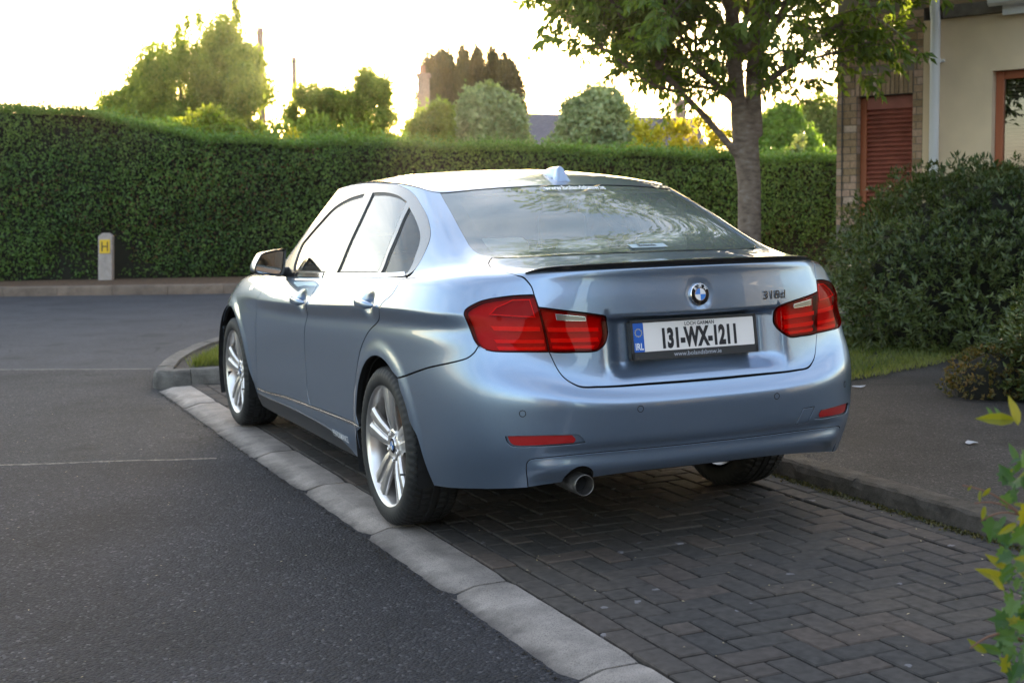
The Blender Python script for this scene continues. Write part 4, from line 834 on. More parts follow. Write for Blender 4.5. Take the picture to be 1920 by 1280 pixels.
# quarter panel with C-pillar, roof rail and A-pillar in one pressing
ws_edge = [(12.35, 12.15), (12.42, 12.6), (12.42, 13.2), (12.35, 13.96)]
q_arch = ARC_R[:iR+1][::-1]
side_out = poly(S_['rw_side'][:7]+[(2.927, 11.935)], S_['lid_side'][:10], S_['lamp_top'][::-1], S_['lamp_bot'][::-1][:5]+[(4.347, 5.949)],
    S_['bump_seam'][::-1], [seam_arch]+q_arch[1:-2]+[S_['sill_top'][5]], [S_['sill_top'][5], S_['sill_top'][4]], S_['rdoor_rear'][::-1], S_['dlo'], [S_['dlo'][-1], (11.9, 11.9), (12.35, 12.15)],
    ws_edge, [(12.35, 13.96), (9, 13.96), (6, 13.965), (4, 13.97), (3.232, 13.966)])
geo = panel_geo(side_out, (), .0032, 0, .016)
for mi in (0, 1): put('quarter_panel', geo, M_PAINT, CAR, mi)
# doors, each with handle, frame and panes
belt = 11.70
fd = poly([(11.62, belt)]+S_['fdoor_front'], [S_['fdoor_front'][-1]]+S_['sill_top'][1:3], S_['b_gap'][::-1], [(10.039, 11.665), (10.03, belt)], [(10.03, belt), (11.62, belt)])
rd = poly(S_['b_gap'], S_['sill_top'][2:5], S_['rdoor_rear'][::-1], [S_['rdoor_rear'][0], (7.45, 11.62)], [(7.45, 11.62), (8.2, belt), (10.03, belt)], [(10.03, belt), (10.039, 11.665)])
dlo = S_['dlo']; bt = S_['b_top']
ff = poly(bt, [bt[-1]]+dlo[9:], [dlo[-1], (11.72, 12.0)], [(11.72, 12.0), (10.85, 11.99), (9.965, 11.985)], [(9.965, 11.985), bt[0]])
rf = poly(bt[::-1], [bt[0], (8.6, 11.985), (7.42, 11.78)], [(7.42, 11.78)]+dlo[1:8]+[bt[-1]])
fgl = poly(S_['fglass'][:5], S_['fglass'][4:8], S_['fglass'][7:9], S_['fglass'][8:]+S_['fglass'][:1])
rgl = poly(S_['rglass'][:4], S_['rglass'][3:7], S_['rglass'][6:8], S_['rglass'][7:]+S_['rglass'][:1])
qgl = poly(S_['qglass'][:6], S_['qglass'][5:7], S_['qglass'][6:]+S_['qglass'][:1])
G = {k: panel_geo(v, (), .0040, 0, .015) for k, v in dict(fd=fd, rd=rd).items()}
G['ff'] = panel_geo(ff, [fgl], .0015, .001, .03); G['rf'] = panel_geo(rf, [rgl, qgl], .0015, .001, .03)
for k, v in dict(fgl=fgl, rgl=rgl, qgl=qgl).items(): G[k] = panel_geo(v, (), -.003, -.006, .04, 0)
for k, v in dict(fgl=fgl, rgl=rgl, qgl=qgl).items():
    G[k+'_seal'] = panel_geo(v, [inset(v, .014)], -.002, -.004, .03, 0)
def belt_geo(s0, s1):
    return panel_geo(poly([(s0, belt+.03), ((s0+s1)/2, belt+.03), (s1, belt+.03)], [(s1, belt+.03), (s1, 11.975)], [(s1, 11.975), ((s0+s1)/2, 11.985), (s0, 11.975)], [(s0, 11.975), (s0, belt+.03)]), (), .001, .004, .05, .008)
G['fb'] = belt_geo(10.04, 11.66); G['rb'] = belt_geo(7.5, 10.0)
def handle_geo(hy, hz, ln=.215):
    # pull bar bowed outwards with a separate rear cap
    st = np.array(yz2st([(hy+a, hz+.004+.03*a) for a in np.linspace(-ln/2, ln/2, 13)])); B = SF.ev(st[:, 0], st[:, 1]); u = np.linspace(-1, 1, 13)
    mb = MB(); ring = [(-.9, -.4), (-.6, -1), (.5, -1), (1, -.5), (1, .5), (.5, 1), (-.6, 1), (-.9, .4)]
    V = []
    for i in range(13):
        e = (1-abs(u[i])**5); w = .0185*(1-.25*u[i]**4)*(.45+.55*e); d = .011*(.5+.5*e); o = .012+.020*(1-u[i]**4)
        for a, b in ring: V.append(B[i]+np.array([-(o+a*d), 0, b*w]))
    F = [(i*8+k, i*8+(k+1) % 8, (i+1)*8+(k+1) % 8, (i+1)*8+k) for i in range(12) for k in range(8)]+[tuple(range(8))[::-1], tuple(96+k for k in range(8))]
    return mb.add(V, F)
for mi in (0, 1):
    for kd, kf, kb, panes, hd in (('fd', 'ff', 'fb', ('fgl',), HANDLES[1]), ('rd', 'rf', 'rb', ('rgl', 'qgl'), HANDLES[0])):
        d = put('door', G[kd], M_PAINT, CAR, mi)
        put('window_frame', G[kf], M_TRIM, d, mi); put('belt_trim', G[kb], M_CHROME, d, mi)
        for p in panes:
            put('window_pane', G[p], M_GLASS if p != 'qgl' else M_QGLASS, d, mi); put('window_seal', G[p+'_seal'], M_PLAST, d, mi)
        mb = handle_geo(*hd)
        if mi: mb.v = [(-a, b, c) for a, b, c in mb.v]; mb.f = [f[::-1] for f in mb.f]
        recalc(mb.build('door_handle', M_PAINT, d, True)).modifiers.new('round', 'SUBSURF').levels = 1
# sills with the dark film and its lettering
y_f = 2.29
sl = poly([(12.30, S_['sill_top'][0][1]-.02)]+[(a, b-.02) for a, b in S_['sill_top']]+[(8.80, S_['sill_top'][5][1]-.03)], yz2st([(.372, .33), (.372, .24)])+[(8.95, .02)], [(8.95, .02), (10.5, .02), (12.25, .02)], [(12.25, .02), (12.33, .8), (12.30, S_['sill_top'][0][1]-.02)])
fm = poly([(12.25, 1.32), (11.2, 1.5), (10.3, 1.4), (9.75, 1.15), (9.35, .5), (9.2, .06)], [(9.2, .06), (10.5, .05), (12.2, .05)], [(12.2, .05), (12.26, .7), (12.25, 1.32)])
gs = panel_geo(sl); gf = panel_geo(fm, (), 0, .0025, .03, .002)
for mi in (0, 1):
    o = put('sill', gs, M_PAINT, CAR, mi); put('sill_film', gf, M_SILL, o, mi)
    sb = panel_geo(poly([(s, t-.015) for s, t in S_['sill_top']], [(s, t-.09) for s, t in S_['sill_top'][::-1]]), (), -.001, .003, .03, .003)
    put('sill_trim', sb, M_CHROME, o, mi)
# front: wings, bonnet, bumper, windscreen, lamps, grille
wing = poly(S_['fdoor_front'][::-1], [S_['fdoor_front'][0], (11.66, belt), (11.75, 11.78)], [(11.75, 11.78), (12.25, 12.0), (12.55, 11.6), (13, 10.9), (14.5, 10.3), (15.9, 10.0)], [(15.9, 10.0), (15.6, 9.3), (15.25, 8.6), (15.2, 7.2)], [(15.2, 7.2), (15.1, 5.0)]+[q for q in ARC_F if q[0] > 14.2 and 3.9 < q[1] < 5][:1], [q for q in ARC_F if q[1] > 3.6 or q[0] < 14.0][1:]+[(12.33, 1.3)], [(12.33, 1.3), S_['sill_top'][0]])
gw = panel_geo(wing)
for mi in (0, 1): put('front_wing', gw, M_PAINT, CAR, mi)
bn = half([(19, 11.85), (16, 11.85), (13.2, 11.75), (12.6, 11.62)], [(12.6, 11.62), (13, 10.95), (14.5, 10.35), (15.9, 10.05), (17.2, 9.9)], [(17.2, 9.9), (18.2, 9.75), (19, 9.7)])
def front_sym(segs):   # outlines that cross the nose: mirrored about the front centre line, s = 19
    h = poly(*segs); return h
def front_panel(name, h, mat, off=0, gap=.002, sp=.03):
    g = panel_geo(h, (), gap, off, sp)
    for mi in (0, 1): put(name, g, mat, CAR, mi)
front_panel('bonnet', poly([(18.995, 11.85), (16, 11.85), (13.2, 11.75), (12.6, 11.62)], [(12.6, 11.62), (13, 10.95), (14.5, 10.35), (15.9, 10.05), (17.2, 9.9), (18.2, 9.75), (18.995, 9.7)], [(18.995, 9.7), (18.995, 11.85)]), M_PAINT, gap=0)
front_panel('front_bumper', poly([(18.995, 7.0), (17.4, 7.3), (15.2, 7.2)], [(15.2, 7.2), (15.1, 4.6)]+[q for q in ARC_F if q[0] > 14.2 and q[1] < 4.3][::-1][:3]+[(15.2, .05)], [(15.2, .05), (18.995, .05)], [(18.995, .05), (18.995, 7.0)]), M_PAINT, gap=0)
front_panel('kidney_grille', poly([(18.93, 7.1), (17.6, 7.35), (17.5, 8.3), (17.6, 9.5), (18.93, 9.65)], [(18.93, 9.65), (18.93, 7.1)]), M_BLACK)
front_panel('headlamp', poly([(17.45, 7.4), (15.3, 7.25)], [(15.3, 7.25), (15.35, 8.6), (15.95, 9.95)], [(15.95, 9.95), (17.3, 9.8)], [(17.3, 9.8), (17.4, 8.4), (17.45, 7.4)]), M_CLEAR)
front_panel('windscreen', poly([(18.995, 12.02), (15, 12.02), (12.45, 12.1)], ws_edge, [(12.35, 13.96), (15, 13.97), (18.995, 13.97)], [(18.995, 13.97), (18.995, 12.02)]), M_GLASS, gap=0, sp=.05)
# boot lid
lid = half([(0, 11.93), (1.0, 11.92), (2.2, 11.88), (2.927, 11.88)], S_['lid_side'][:11], S_['inner_top'], S_['inner_bot'], S_['lid_bottom'][:-1]+[(0, 5.245)])
LID = put('boot_lid', panel_geo(lid, (), .0030, 0, .018), M_PAINT, CAR)
# rear bumper
bump = half([(0, 5.20), (.79, 5.17), (1.557, 5.06), (1.9, 5.01)]+[(a-.02, b-.03) for a, b in S_['lid_bottom'][::-1][4:-1]]+[(2.652, 6.423)], S_['lamp_bot'][:4]+[(4.2, 5.89), (4.347, 5.949)], S_['bump_seam'][::-1], [seam_arch]+[q for q in ARC_R[iR+1:]]+ARC_RR[1:]+[(6.28, .02)], [(6.28, .02), (5, .02), (3.33, .02)], S_['val_top'][:-1]+[(0, 1.33)])
pk = poly(S_['refl_pocket'][:3], S_['refl_pocket'][2:5], S_['refl_pocket'][4:]+S_['refl_pocket'][:1]); pkm = pk*np.array([-1, 1])
tow = poly(*[[S_['tow'][i], S_['tow'][(i+1) % 4]] for i in range(4)])
BUMP = put('rear_bumper', panel_geo(bump, [pk, pkm[::-1], tow], .0028, 0, .018), M_PAINT, CAR)
put('tow_eye_cover', panel_geo(tow, (), .0020, 0, .01, .006), M_PAINT, BUMP)
rp = poly(S_['refl'][:3], S_['refl'][2:5], S_['refl'][4:]+S_['refl'][:1])
gp = panel_geo(pk, (), -.003, -.010, .012, 0); gr = panel_geo(rp, (), -.002, -.007, .012, .004)
for mi in (0, 1):
    put('reflector_pocket', gp, M_PAINT, BUMP, mi); put('rear_reflector', gr, M_REFL, BUMP, mi)
EX = -.497
vt = S_['val_top']
val_h = poly(vt[:-1]+[(0, 1.325)])
ex_n = lambda x: x
def valance():
    h = poly([(3.327, .02)]+vt[1:-1]+[(0, 1.325)]); h2 = h[::-1].copy(); h2[:, 0] *= -1
    A0 = np.interp(1.98, _ss, _AA)      # station of the tail pipe
    B = [(.045*math.cos(a), .045*math.sin(a)) for a in np.radians(np.arange(0, 181, 12))]
    base = np.interp(.02, _tt, _BB)
    notch = np.array([[A0-.055*math.cos(a), base+.052*math.sin(a)] for a in np.radians(np.arange(0, 181, 12))])
    right = np.array([[x, base] for x in np.linspace(h2[-1, 0], notch[0, 0]-.01, 60)]); left = np.array([[x, base] for x in np.linspace(notch[-1, 0]+.01, h[0, 0], 20)])
    return np.concatenate([h, h2[1:], right[1:], notch, left[:-1]])
put('lower_valance', panel_geo(valance(), (), .0018, 0, .011, .022, pos_val), M_PAINT, CAR)
# tail pipe
mb = MB(); prof = [(-.985, .0345), (-.988, .036), (-.985, .0378), (-.93, .0378), (-.80, .036)]; mb.lathe([(-.80, .030), (-.95, .034)]+prof, 40, 'y')
mb.v = [(x-.487, y, z+.306) for x, y, z in mb.v]; TP = recalc(mb.build('tail_pipe', M_PIPE, CAR, True))
mb = MB(); mb.lathe([(-.93, .001), (-.93, .034)], 24, 'y'); mb.v = [(x-.487, y, z+.303) for x, y, z in mb.v]; mb.build('pipe_bore', M_SHELL, TP)
mb = MB(); mb.tube([(-.487, -.80, .303), (-.47, -.55, .31), (-.30, -.35, .30), (-.25, .5, .25)], [.03, .03, .03, .03], 10); mb.box((-.62, -.72, .27), (.45, -.42, .42)); mb.build('silencer', M_SHELL, CAR)
# tail lamps
outer = poly(S_['lamp_top'], S_['lid_side'][9:], S_['lamp_bot']); inner = poly(S_['inner_top'], S_['inner_bot'], S_['lid_side'][10:][::-1])
def sub(k, smooth=True):
    L = S_[k]; return poly(*[[L[i], L[(i+1) % len(L)]] for i in range(len(L))])
go = dict(lens=panel_geo(outer, (), .0022, .002, .015, .02), back=panel_geo(outer, (), .003, -.020, .03, .0), rim=panel_geo(outer, [inset(outer, .007)], .0022, -.003, .02, .016))
gi = dict(lens=panel_geo(inner, (), .0022, .002, .015, .02), back=panel_geo(inner, (), .003, -.020, .03, .0), rim=panel_geo(inner, [inset(inner, .008)], .0022, -.003, .02, .016))
bars = {k: panel_geo(sub(k), (), 0, -.009, .02, .009) for k in ('bar1', 'bar2', 'bar3', 'ibar1', 'ibar2', 'ibar3', 'rev', 'turn')}
tl = poly(*[[S_['turn'][i], S_['turn'][(i+1) % 6]] for i in range(6)])
bars['line'] = panel_geo(tl, [inset(tl, .0035)], 0, -.003, .02, .004)
rv = sub('rev'); bars['revrim'] = panel_geo(rv, [inset(rv, .0025)], -.0005, .0030, .02, .002)
for mi in (0, 1):
    for nm, gg, bb in (('tail_lamp', go, ('bar1', 'bar2', 'bar3')), ('boot_lamp', gi, ('ibar1', 'ibar2', 'ibar3'))):
        r = put(nm, gg['lens'], M_LENS, CAR, mi); put('lamp_housing', gg['back'], M_LAMPB, r, mi); put('lamp_rim', gg['rim'], M_LAMPD, r, mi)
        for b in bb: put('light_bar', bars[b], M_BAR, r, mi)
        if nm == 'tail_lamp':
            put('indicator_bowl', bars['turn'], M_TURN, r, mi); put('indicator_edge', bars['line'], M_BAR, r, mi)
        else:
            put('reversing_lamp', panel_geo(rv, (), 0, .0032, .02, .003), simple('reversing_lamp_face', (.13, .11, .10), .2, metal=.5, coat=.5), r, mi); put('reversing_lamp_rim', bars['revrim'], M_CHROME, r, mi)
# rear window with its black border and lettering
rw = half([(0, 13.975), (1.5, 13.972), (3.232, 13.966)], S_['rw_side'][:-1]+[(0, 11.985)])
fr = half([(0, 13.90)]+[(.6, 13.895)]+S_['frit'][::-1], S_['frit2'][:-1]+[(0, 12.085)])
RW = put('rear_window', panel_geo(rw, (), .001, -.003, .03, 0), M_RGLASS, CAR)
put('black_border', panel_geo(rw, [fr], .001, -.0055, .03, 0), M_FRIT, RW)
def on_surface(V, s0, t0, du, dv, off):
    # lays flat lettering (x right, y up, metres) on the surface around (s0, t0)
    P0 = pos(np.array([s0]), np.array([t0]))[0]; n0 = SF.nrm(np.array([s0]), np.array([t0]), pos)[0]
    return P0, n0
def text_on(name, body, size, P0, right, up, mat, parent, bold=0, sx=1.0, lift=.001, ext=0):
    V, F = text_mesh(body, size, bold, ext); r = np.array(right, float); r /= np.linalg.norm(r); u = np.array(up, float); u -= r*(u@r); u /= np.linalg.norm(u); n = np.cross(r, u)
    W = np.array(P0)+np.outer(V[:, 0]*sx, r)+np.outer(V[:, 1], u)+np.outer(V[:, 2], n)+n*lift
    return link_mesh(name, W, F, mat, parent)
def text_st(name, body, s_c, t_c, size, mat, parent, sx=1, lift=.0015, vertical=1.0, bold=0.0):
    # bends the lettering along the body surface (rear window, where x runs along the stations)
    V, F = text_mesh(body, size, bold); ts = np.linspace(t_c-.6, t_c+.6, 25).clip(0, 13.99); dens = np.linalg.norm(np.diff(SF.ev(np.full(25, 0.01), ts), axis=0), axis=1).sum()/(ts[-1]-ts[0])
    xs = -SF.ev(_ss[:60], np.full(60, t_c))[:, 0]
    x = V[:, 0]*sx+s_c; s = -np.sign(x)*np.interp(np.abs(x), xs, _ss[:60]); t = t_c+V[:, 1]*vertical/dens
    P = pos(s, t)+SF.nrm(s, t)*lift; return link_mesh(name, P, F, mat, parent)
text_st('window_lettering', 'www.bolandsbmw.ie', 0.0, 13.84, .034, M_LETTER, RW, sx=1.0, lift=.006, vertical=1.7, bold=.0008)
# roof: a patch hung between rear window head, both rails and windscreen head
def curve(s0, s1, n, t=13.985):
    s = np.linspace(s0, s1, 400); sw = np.where(s > 19, s-38, s); P = SF.ev(sw, np.full(400, t)); L = _cum(P); q = np.interp(np.linspace(0, L[-1], n), L, s); q = np.where(q > 19, q-38, q); return SF.ev(q, np.full(n, t))
nu, nv = 61, 71
rear = curve(-3.25, 3.25, nu)[::-1]; frnt = curve(12.35, 25.65, nu); lft = curve(3.25, 12.35, nv); rgt = lft*np.array([-1, 1, 1])
if rear[0, 0] > 0: rear = rear[::-1]
if frnt[0, 0] > 0: frnt = frnt[::-1]
U = np.linspace(0, 1, nu)[None, :, None]; Vv = np.linspace(0, 1, nv)[:, None, None]
RP = (1-Vv)*rear[None]+Vv*frnt[None]+(1-U)*lft[:, None]+U*rgt[:, None]-((1-U)*(1-Vv)*rear[0]+U*(1-Vv)*rear[-1]+(1-U)*Vv*frnt[0]+U*Vv*frnt[-1])
a = (2*U-1)[..., 0]; b = Vv[..., 0]
RP[..., 2] += .024*(1-a**2)*np.sin(np.pi*b**.75)+.013*np.sin(np.pi*b)*(1-a**4)*0
dU = np.gradient(RP, axis=1); dV = np.gradient(RP, axis=0); RN = np.cross(dU, dV); RN /= np.linalg.norm(RN, axis=-1)[..., None]
if RN[30, 30, 2] < 0: RN = -RN
idx = np.arange(nu*nv).reshape(nv, nu); RF = [(idx[i, j], idx[i, j+1], idx[i+1, j+1], idx[i+1, j]) for i in range(nv-1) for j in range(nu-1)]
ROOF = link_mesh('roof_panel', RP.reshape(-1, 3), RF, M_PAINT, CAR, True, RN.reshape(-1, 3))
def roof_z(x, y):
    k = np.hypot(RP[..., 0]-x, RP[..., 1]-y).argmin(); return RP.reshape(-1, 3)[k, 2]
# aerial fin
mb = MB(); y0, y1 = .10, .335; sec = []
for f in np.linspace(0, 1, 13):
    y = y0+f*(y1-y0); zb = roof_z(0, y)-.002
    h = .064*(1-max(0, (f-.10)/.9)**1.35)*(1-.25*max(0, (.10-f)/.10)**2); h = max(h, .003); w = .031*(1-f**2.4)**.5 if f < 1 else .002
    yo = .030*(1-f)**4
    sec.append([(sx*w*ww, y+yo*hh, zb+h*hh) for sx, ww, hh in ((-1, 1.1, 0), (-1, .84, .18), (-1, .66, .55), (-1, .40, .88), (0, 0, 1), (1, .40, .88), (1, .66, .55), (1, .84, .18), (1, 1.1, 0))])
V = [p for s in sec for p in s]; F = [(i*9+k, i*9+k+1, (i+1)*9+k+1, (i+1)*9+k) for i in range(12) for k in range(8)]+[tuple(range(9))]
fin = recalc(mb.add(V, F).build('aerial_fin', M_PAINT, CAR, True)); fin.modifiers.new('round', 'SUBSURF').levels = 2
mb = MB(); mb.v = []; ring = [(1.22*.026*math.cos(w)*(1 if math.sin(w) < 0 else 1), (y0+y1)/2+.002+(y1-y0)/2*1.04*math.sin(w)) for w in np.linspace(0, 2*math.pi, 40, endpoint=False)]
mb.add([(x, y, roof_z(x, y)+.0015) for x, y in ring]+[(x*1.12, (y-.217)*1.03+.217, roof_z(x, y)+.0005) for x, y in ring], [(i, (i+1) % 40, 40+(i+1) % 40, 40+i) for i in range(40)]); mb.build('fin_gasket', M_PLAST, fin)
# lip spoiler along the boot edge
ns = 81; ss = np.linspace(-3.32, 3.32, ns); e = 1-np.abs(ss/3.32)**6
Pl = pos(ss, np.full(ns, 10.62)); V = []
for i in range(ns):
    k = .25+.75*e[i]
    for dy, dz in ((.052, .002), (.02, .009), (-.006, .019), (-.013, .017), (-.009, .004), (.004, -.010)):
        V.append(Pl[i]+np.array([0, dy*k-.002, dz*k+.001]))
F = [(i*6+k, i*6+(k+1) % 6, (i+1)*6+(k+1) % 6, (i+1)*6+k) for i in range(ns-1) for k in range(6)]+[tuple(range(6)), tuple((ns-1)*6+k for k in range(6))]
recalc(link_mesh('lip_spoiler', V, F, M_BLACK, CAR)); bevel(CAR.children[-1] if False else bpy.data.objects['lip_spoiler'], .003, 2, 25)
# number plate, leaning with the boot recess
PC = np.array([0, -.930, .804]); PT = .1477; up = np.array([0, math.sin(PT), math.cos(PT)]); rt = np.array([1.0, 0, 0]); nn = np.cross(rt, up)
def plane(pts, lift=0.0): return [PC+rt*x+up*y+nn*lift for x, y in pts]
def rrect(x0, x1, y0, y1, r, n=5):
    o = []
    for cx, cy, a0 in ((x1-r, y1-r, 0), (x0+r, y1-r, 90), (x0+r, y0+r, 180), (x1-r, y0+r, 270)):
        o += [(cx+r*math.cos(math.radians(a0+k*90/n)), cy+r*math.sin(math.radians(a0+k*90/n))) for k in range(n+1)]
    return o
def slab(out, z0, z1):
    n = len(out); return plane(out, z0)+plane(out, z1), [tuple(range(n, 2*n))]+[(i, (i+1) % n, n+(i+1) % n, n+i) for i in range(n)]
items = [slab(rrect(-.268, .268, -.080, .063, .012), -.02, .004)+(M_PLAST,), slab(rrect(-.2565, .2565, -.0515, .0525, .004), .004, .0052)+(M_WHITEP,), slab(rrect(-.2565, -.214, -.0515, .0525, .003), .0052, .0058)+(M_BLUEP,)]
for k in range(12):
    a = 2*math.pi*k/12; items.append(slab([(-.2352+.0135*math.cos(a)+.0022*math.cos(b), .018+.0135*math.sin(a)+.0022*math.sin(b)) for b in np.linspace(0, 6.283, 6)[:-1]], .0058, .0061)+(M_STAR,))
for x0, x1, y0, y1 in ((-.268, .268, .055, .063), (-.268, .268, -.080, -.0535), (-.268, -.2585, -.080, .063), (.2585, .268, -.080, .063)):
    items.append(slab(rrect(x0, x1, y0, y1, .0035), .004, .0085)+(M_PLAST,))
PLATE = multi('number_plate', items, CAR)
text_on('plate_number', '131-WX-1211', .094, PC+up*-.011+rt*.020, rt, up, M_INK, PLATE, bold=.0050, sx=.60, lift=.0062)
text_on('plate_county', 'LOCH GARMAN', .0185, PC+up*.0405+rt*.022, rt, up, M_INK, PLATE, bold=.0003, sx=.95, lift=.0062)
text_on('plate_country', 'IRL', .034, PC+up*-.033-rt*.2352, rt, up, M_LETTER, PLATE, bold=.0007, sx=.75, lift=.0064)
text_on('frame_lettering', 'www.bolandsbmw.ie', .022, PC+up*-.0665+rt*.005, rt, up, M_DIMLET, PLATE, bold=.0002, sx=1.1, lift=.009)
# round badge: black ring with letters round a quartered blue and white centre
def badge(name, C, n, upv, r, parent, letters=True):
    n = np.array(n, float); n /= np.linalg.norm(n); u = np.array(upv, float); u -= n*(u@n); u /= np.linalg.norm(u); rr = np.cross(u, n)
    pt = lambda x, y, z: np.array(C)+rr*x+u*y+n*z
    def ringm(r0, r1, z0, z1, m=48):
        V = [pt(q*math.cos(w), q*math.sin(w), z) for q, z in ((r0, z0), (r1, z1)) for w in np.linspace(0, 2*math.pi, m, endpoint=False)]
        return V, [(i, (i+1) % m, m+(i+1) % m, m+i) for i in range(m)]
    it = [ringm(r, r, -.012, .002)+(M_CHROME,), ringm(r, r*.95, .002, .0035)+(M_CHROME,), ringm(r*.95, r*.60, .003, .0045)+(M_BLACK,), ringm(r*.60, r*.565, .0052, .0052)+(M_CHROME,)]
    for q in range(4):
        w = np.radians(np.linspace(q*90, q*90+90, 9)); V = [pt(0, 0, .005)]+[pt(r*.565*math.cos(x), r*.565*math.sin(x), .005) for x in w]
        it.append((V, [(0, i, i+1) for i in range(1, 9)], M_BLUEB if q in (1, 3) else M_WHITEB))
    o = recalc(multi(name, it, parent))
    if letters:
        for ch, an in (('B', 135), ('M', 90), ('W', 45)):
            w = math.radians(an); text_on('badge_letter', ch, r*.40, pt(r*.77*math.cos(w), r*.77*math.sin(w), .005), rr*math.cos(w-math.pi/2)+u*math.sin(w-math.pi/2), -rr*math.sin(w-math.pi/2)+u*math.cos(w-math.pi/2), M_LETTER, o, bold=.0004)
    return o
def at(s, t): return pos(np.array([s]), np.array([t]))[0], SF.nrm(np.array([s]), np.array([t]), pos)[0]
C, n = at(0, 8.83); badge('boot_badge', C+n*.006, n, (0, 0, 1), .039, CAR)
C, n = at(-1.17, 8.585); r_ = pos(np.array([-1.5]), np.array([8.585]))[0]-pos(np.array([-.85]), np.array([8.585]))[0]
text_on('model_lettering', '318d', .044, C+n*.0015, r_, (0, 0, 1), simple('badge_chrome_dark', (.10, .105, .115), .25, metal=.7), CAR, bold=.0004, sx=1.34, lift=.0022)
# parking sensors
for s, t in ((3.326, 3.173), (.96, 3.39)):
    for sg in (1, -1):
        C, n = at(s*sg, t); n = n/np.linalg.norm(n); a = np.cross(n, (0, 0, 1)); a /= np.linalg.norm(a); b = np.cross(n, a); m = 24
        RINGV = [(math.cos(w)*a+math.sin(w)*b) for w in np.linspace(0, 2*math.pi, m, endpoint=False)]
        V = [C+w*.0115-n*.002 for w in RINGV]+[C+w*.0125+n*.0012 for w in RINGV]+[C+w*.0105+n*.0012 for w in RINGV]+[C+w*.0095-n*.0005 for w in RINGV]
        multi('parking_sensor', [(V, [(k*m+i, k*m+(i+1) % m, (k+1)*m+(i+1) % m, (k+1)*m+i) for k in (0, 2) for i in range(m)], M_SHELL), (V, [(m+i, m+(i+1) % m, 2*m+(i+1) % m, 2*m+i) for i in range(m)], M_PLAST), ([C+w*.0098+n*.001 for w in RINGV], [tuple(range(m))], M_PAINT)], BUMP)
# door-sill lettering and wing badge on both sides
for sg in (-1, 1):
    y = .62; P0 = SF.ev(np.array([9.38]), np.array([1.0]))[0]*np.array([-sg, 1, 1]) if False else None
    st = yz2st([(.66, .262)])[0]; P0 = SF.ev(np.array([st[0]]), np.array([st[1]]))[0]; n0 = SF.nrm(np.array([st[0]]), np.array([st[1]]))[0]
    P0 = P0+n0*.004; 
    if sg == 1: P0 = P0*np.array([-1, 1, 1]); n0 = n0*np.array([-1, 1, 1])
    rgt_ = (0, -1, 0) if sg == -1 else (0, 1, 0); upv = np.cross(n0, rgt_)
    TV, TF = text_mesh('PERFORMANCE', .040, .0004); tst = np.array(yz2st([(.66-.86*a, .262+b) for a, b, c in TV])); TPn = SF.ev(tst[:, 0], tst[:, 1])+SF.nrm(tst[:, 0], tst[:, 1])*.0055
    if sg == 1: TPn = TPn*np.array([-1, 1, 1]); TPn[:, 1] = 1.32-TPn[:, 1]
    link_mesh('sill_lettering', TPn, TF, M_LETTER, CAR)
    st = yz2st([(2.30, .845)])[0]; P1 = SF.ev(np.array([st[0]]), np.array([st[1]]))[0]; n1 = SF.nrm(np.array([st[0]]), np.array([st[1]]))[0]
    if sg == 1: P1 = P1*np.array([-1, 1, 1]); n1 = n1*np.array([-1, 1, 1])
    text_on('wing_lettering', 'Sport', .032, P1+n1*.001, rgt_, np.cross(n1, rgt_), M_CHROME, CAR, bold=.0008, lift=.002, ext=.0015)
# door mirrors: outline seen from behind, drawn forward to a blunt nose
MO = [(-1.012, .972), (-1.004, 1.004), (-.972, 1.058), (-.955, 1.068), (-.86, 1.083), (-.838, 1.079), (-.840, 1.06), (-.846, 1.0), (-.858, .955), (-.87, .942), (-.97, .950), (-1.0, .958)]
def mirror(sg):
    cx, cz = -.925, 1.012; m = len(MO); mb = MB(); lv = [(1.600, .985), (1.606, 1.0), (1.640, 1.01), (1.70, .99), (1.75, .90), (1.785, .72), (1.805, .42), (1.81, .12)]
    V = [((cx+(x-cx)*k)*(-sg), y+.05*(x-cx), cz+(z-cz)*k) for y, k in lv for x, z in MO]
    F = [(i*m+k, i*m+(k+1) % m, (i+1)*m+(k+1) % m, (i+1)*m+k) for i in range(len(lv)-1) for k in range(m)]+[tuple((len(lv)-1)*m+k for k in range(m))]
    o = multi('door_mirror', [(V, F, M_PAINT)], CAR, True)
    o.data.materials.append(M_PLAST)
    for p in o.data.polygons:
        if p.center[2] < .985 or p.center[1] < 1.606: p.material_index = 1
    recalc(o)
    md = o.modifiers.new('round', 'SUBSURF'); md.levels = 2; md.render_levels = 2
    V = [((cx+(x-cx)*.86-.004)*(-sg), 1.606+.05*(x-cx), cz+(z-cz)*.82) for x, z in MO]; g = link_mesh('mirror_glass', V, [tuple(range(m))], simple('mirror_silver', (.55, .6, .62), .02, metal=1), o)
    V = [((cx+(x-cx)*k)*(-sg), 1.603+.05*(x-cx)+dy, cz+(z-cz)*k) for k, dy in ((.985, -.002), (.87, .004)) for x, z in MO]; link_mesh('mirror_surround', V, [(k, (k+1) % m, m+(k+1) % m, m+k) for k in range(m)], M_PLAST, o)
    mb = MB(); mb.tube([(.79*sg, 1.70, .955), (.84*sg, 1.69, .962), (.90*sg, 1.69, .972)], [.030, .024, .022], 10); mb.build('mirror_arm', M_PLAST, o, True)
    mb = MB(); mb.add([(.812*sg, 1.55, .972), (.800*sg, 1.86, .963), (.748*sg, 1.70, 1.10), (.752*sg, 1.66, 1.10)], [(0, 1, 2, 3)]); mb.build('mirror_foot', M_BLACK, o)
mirror(-1); mirror(1)
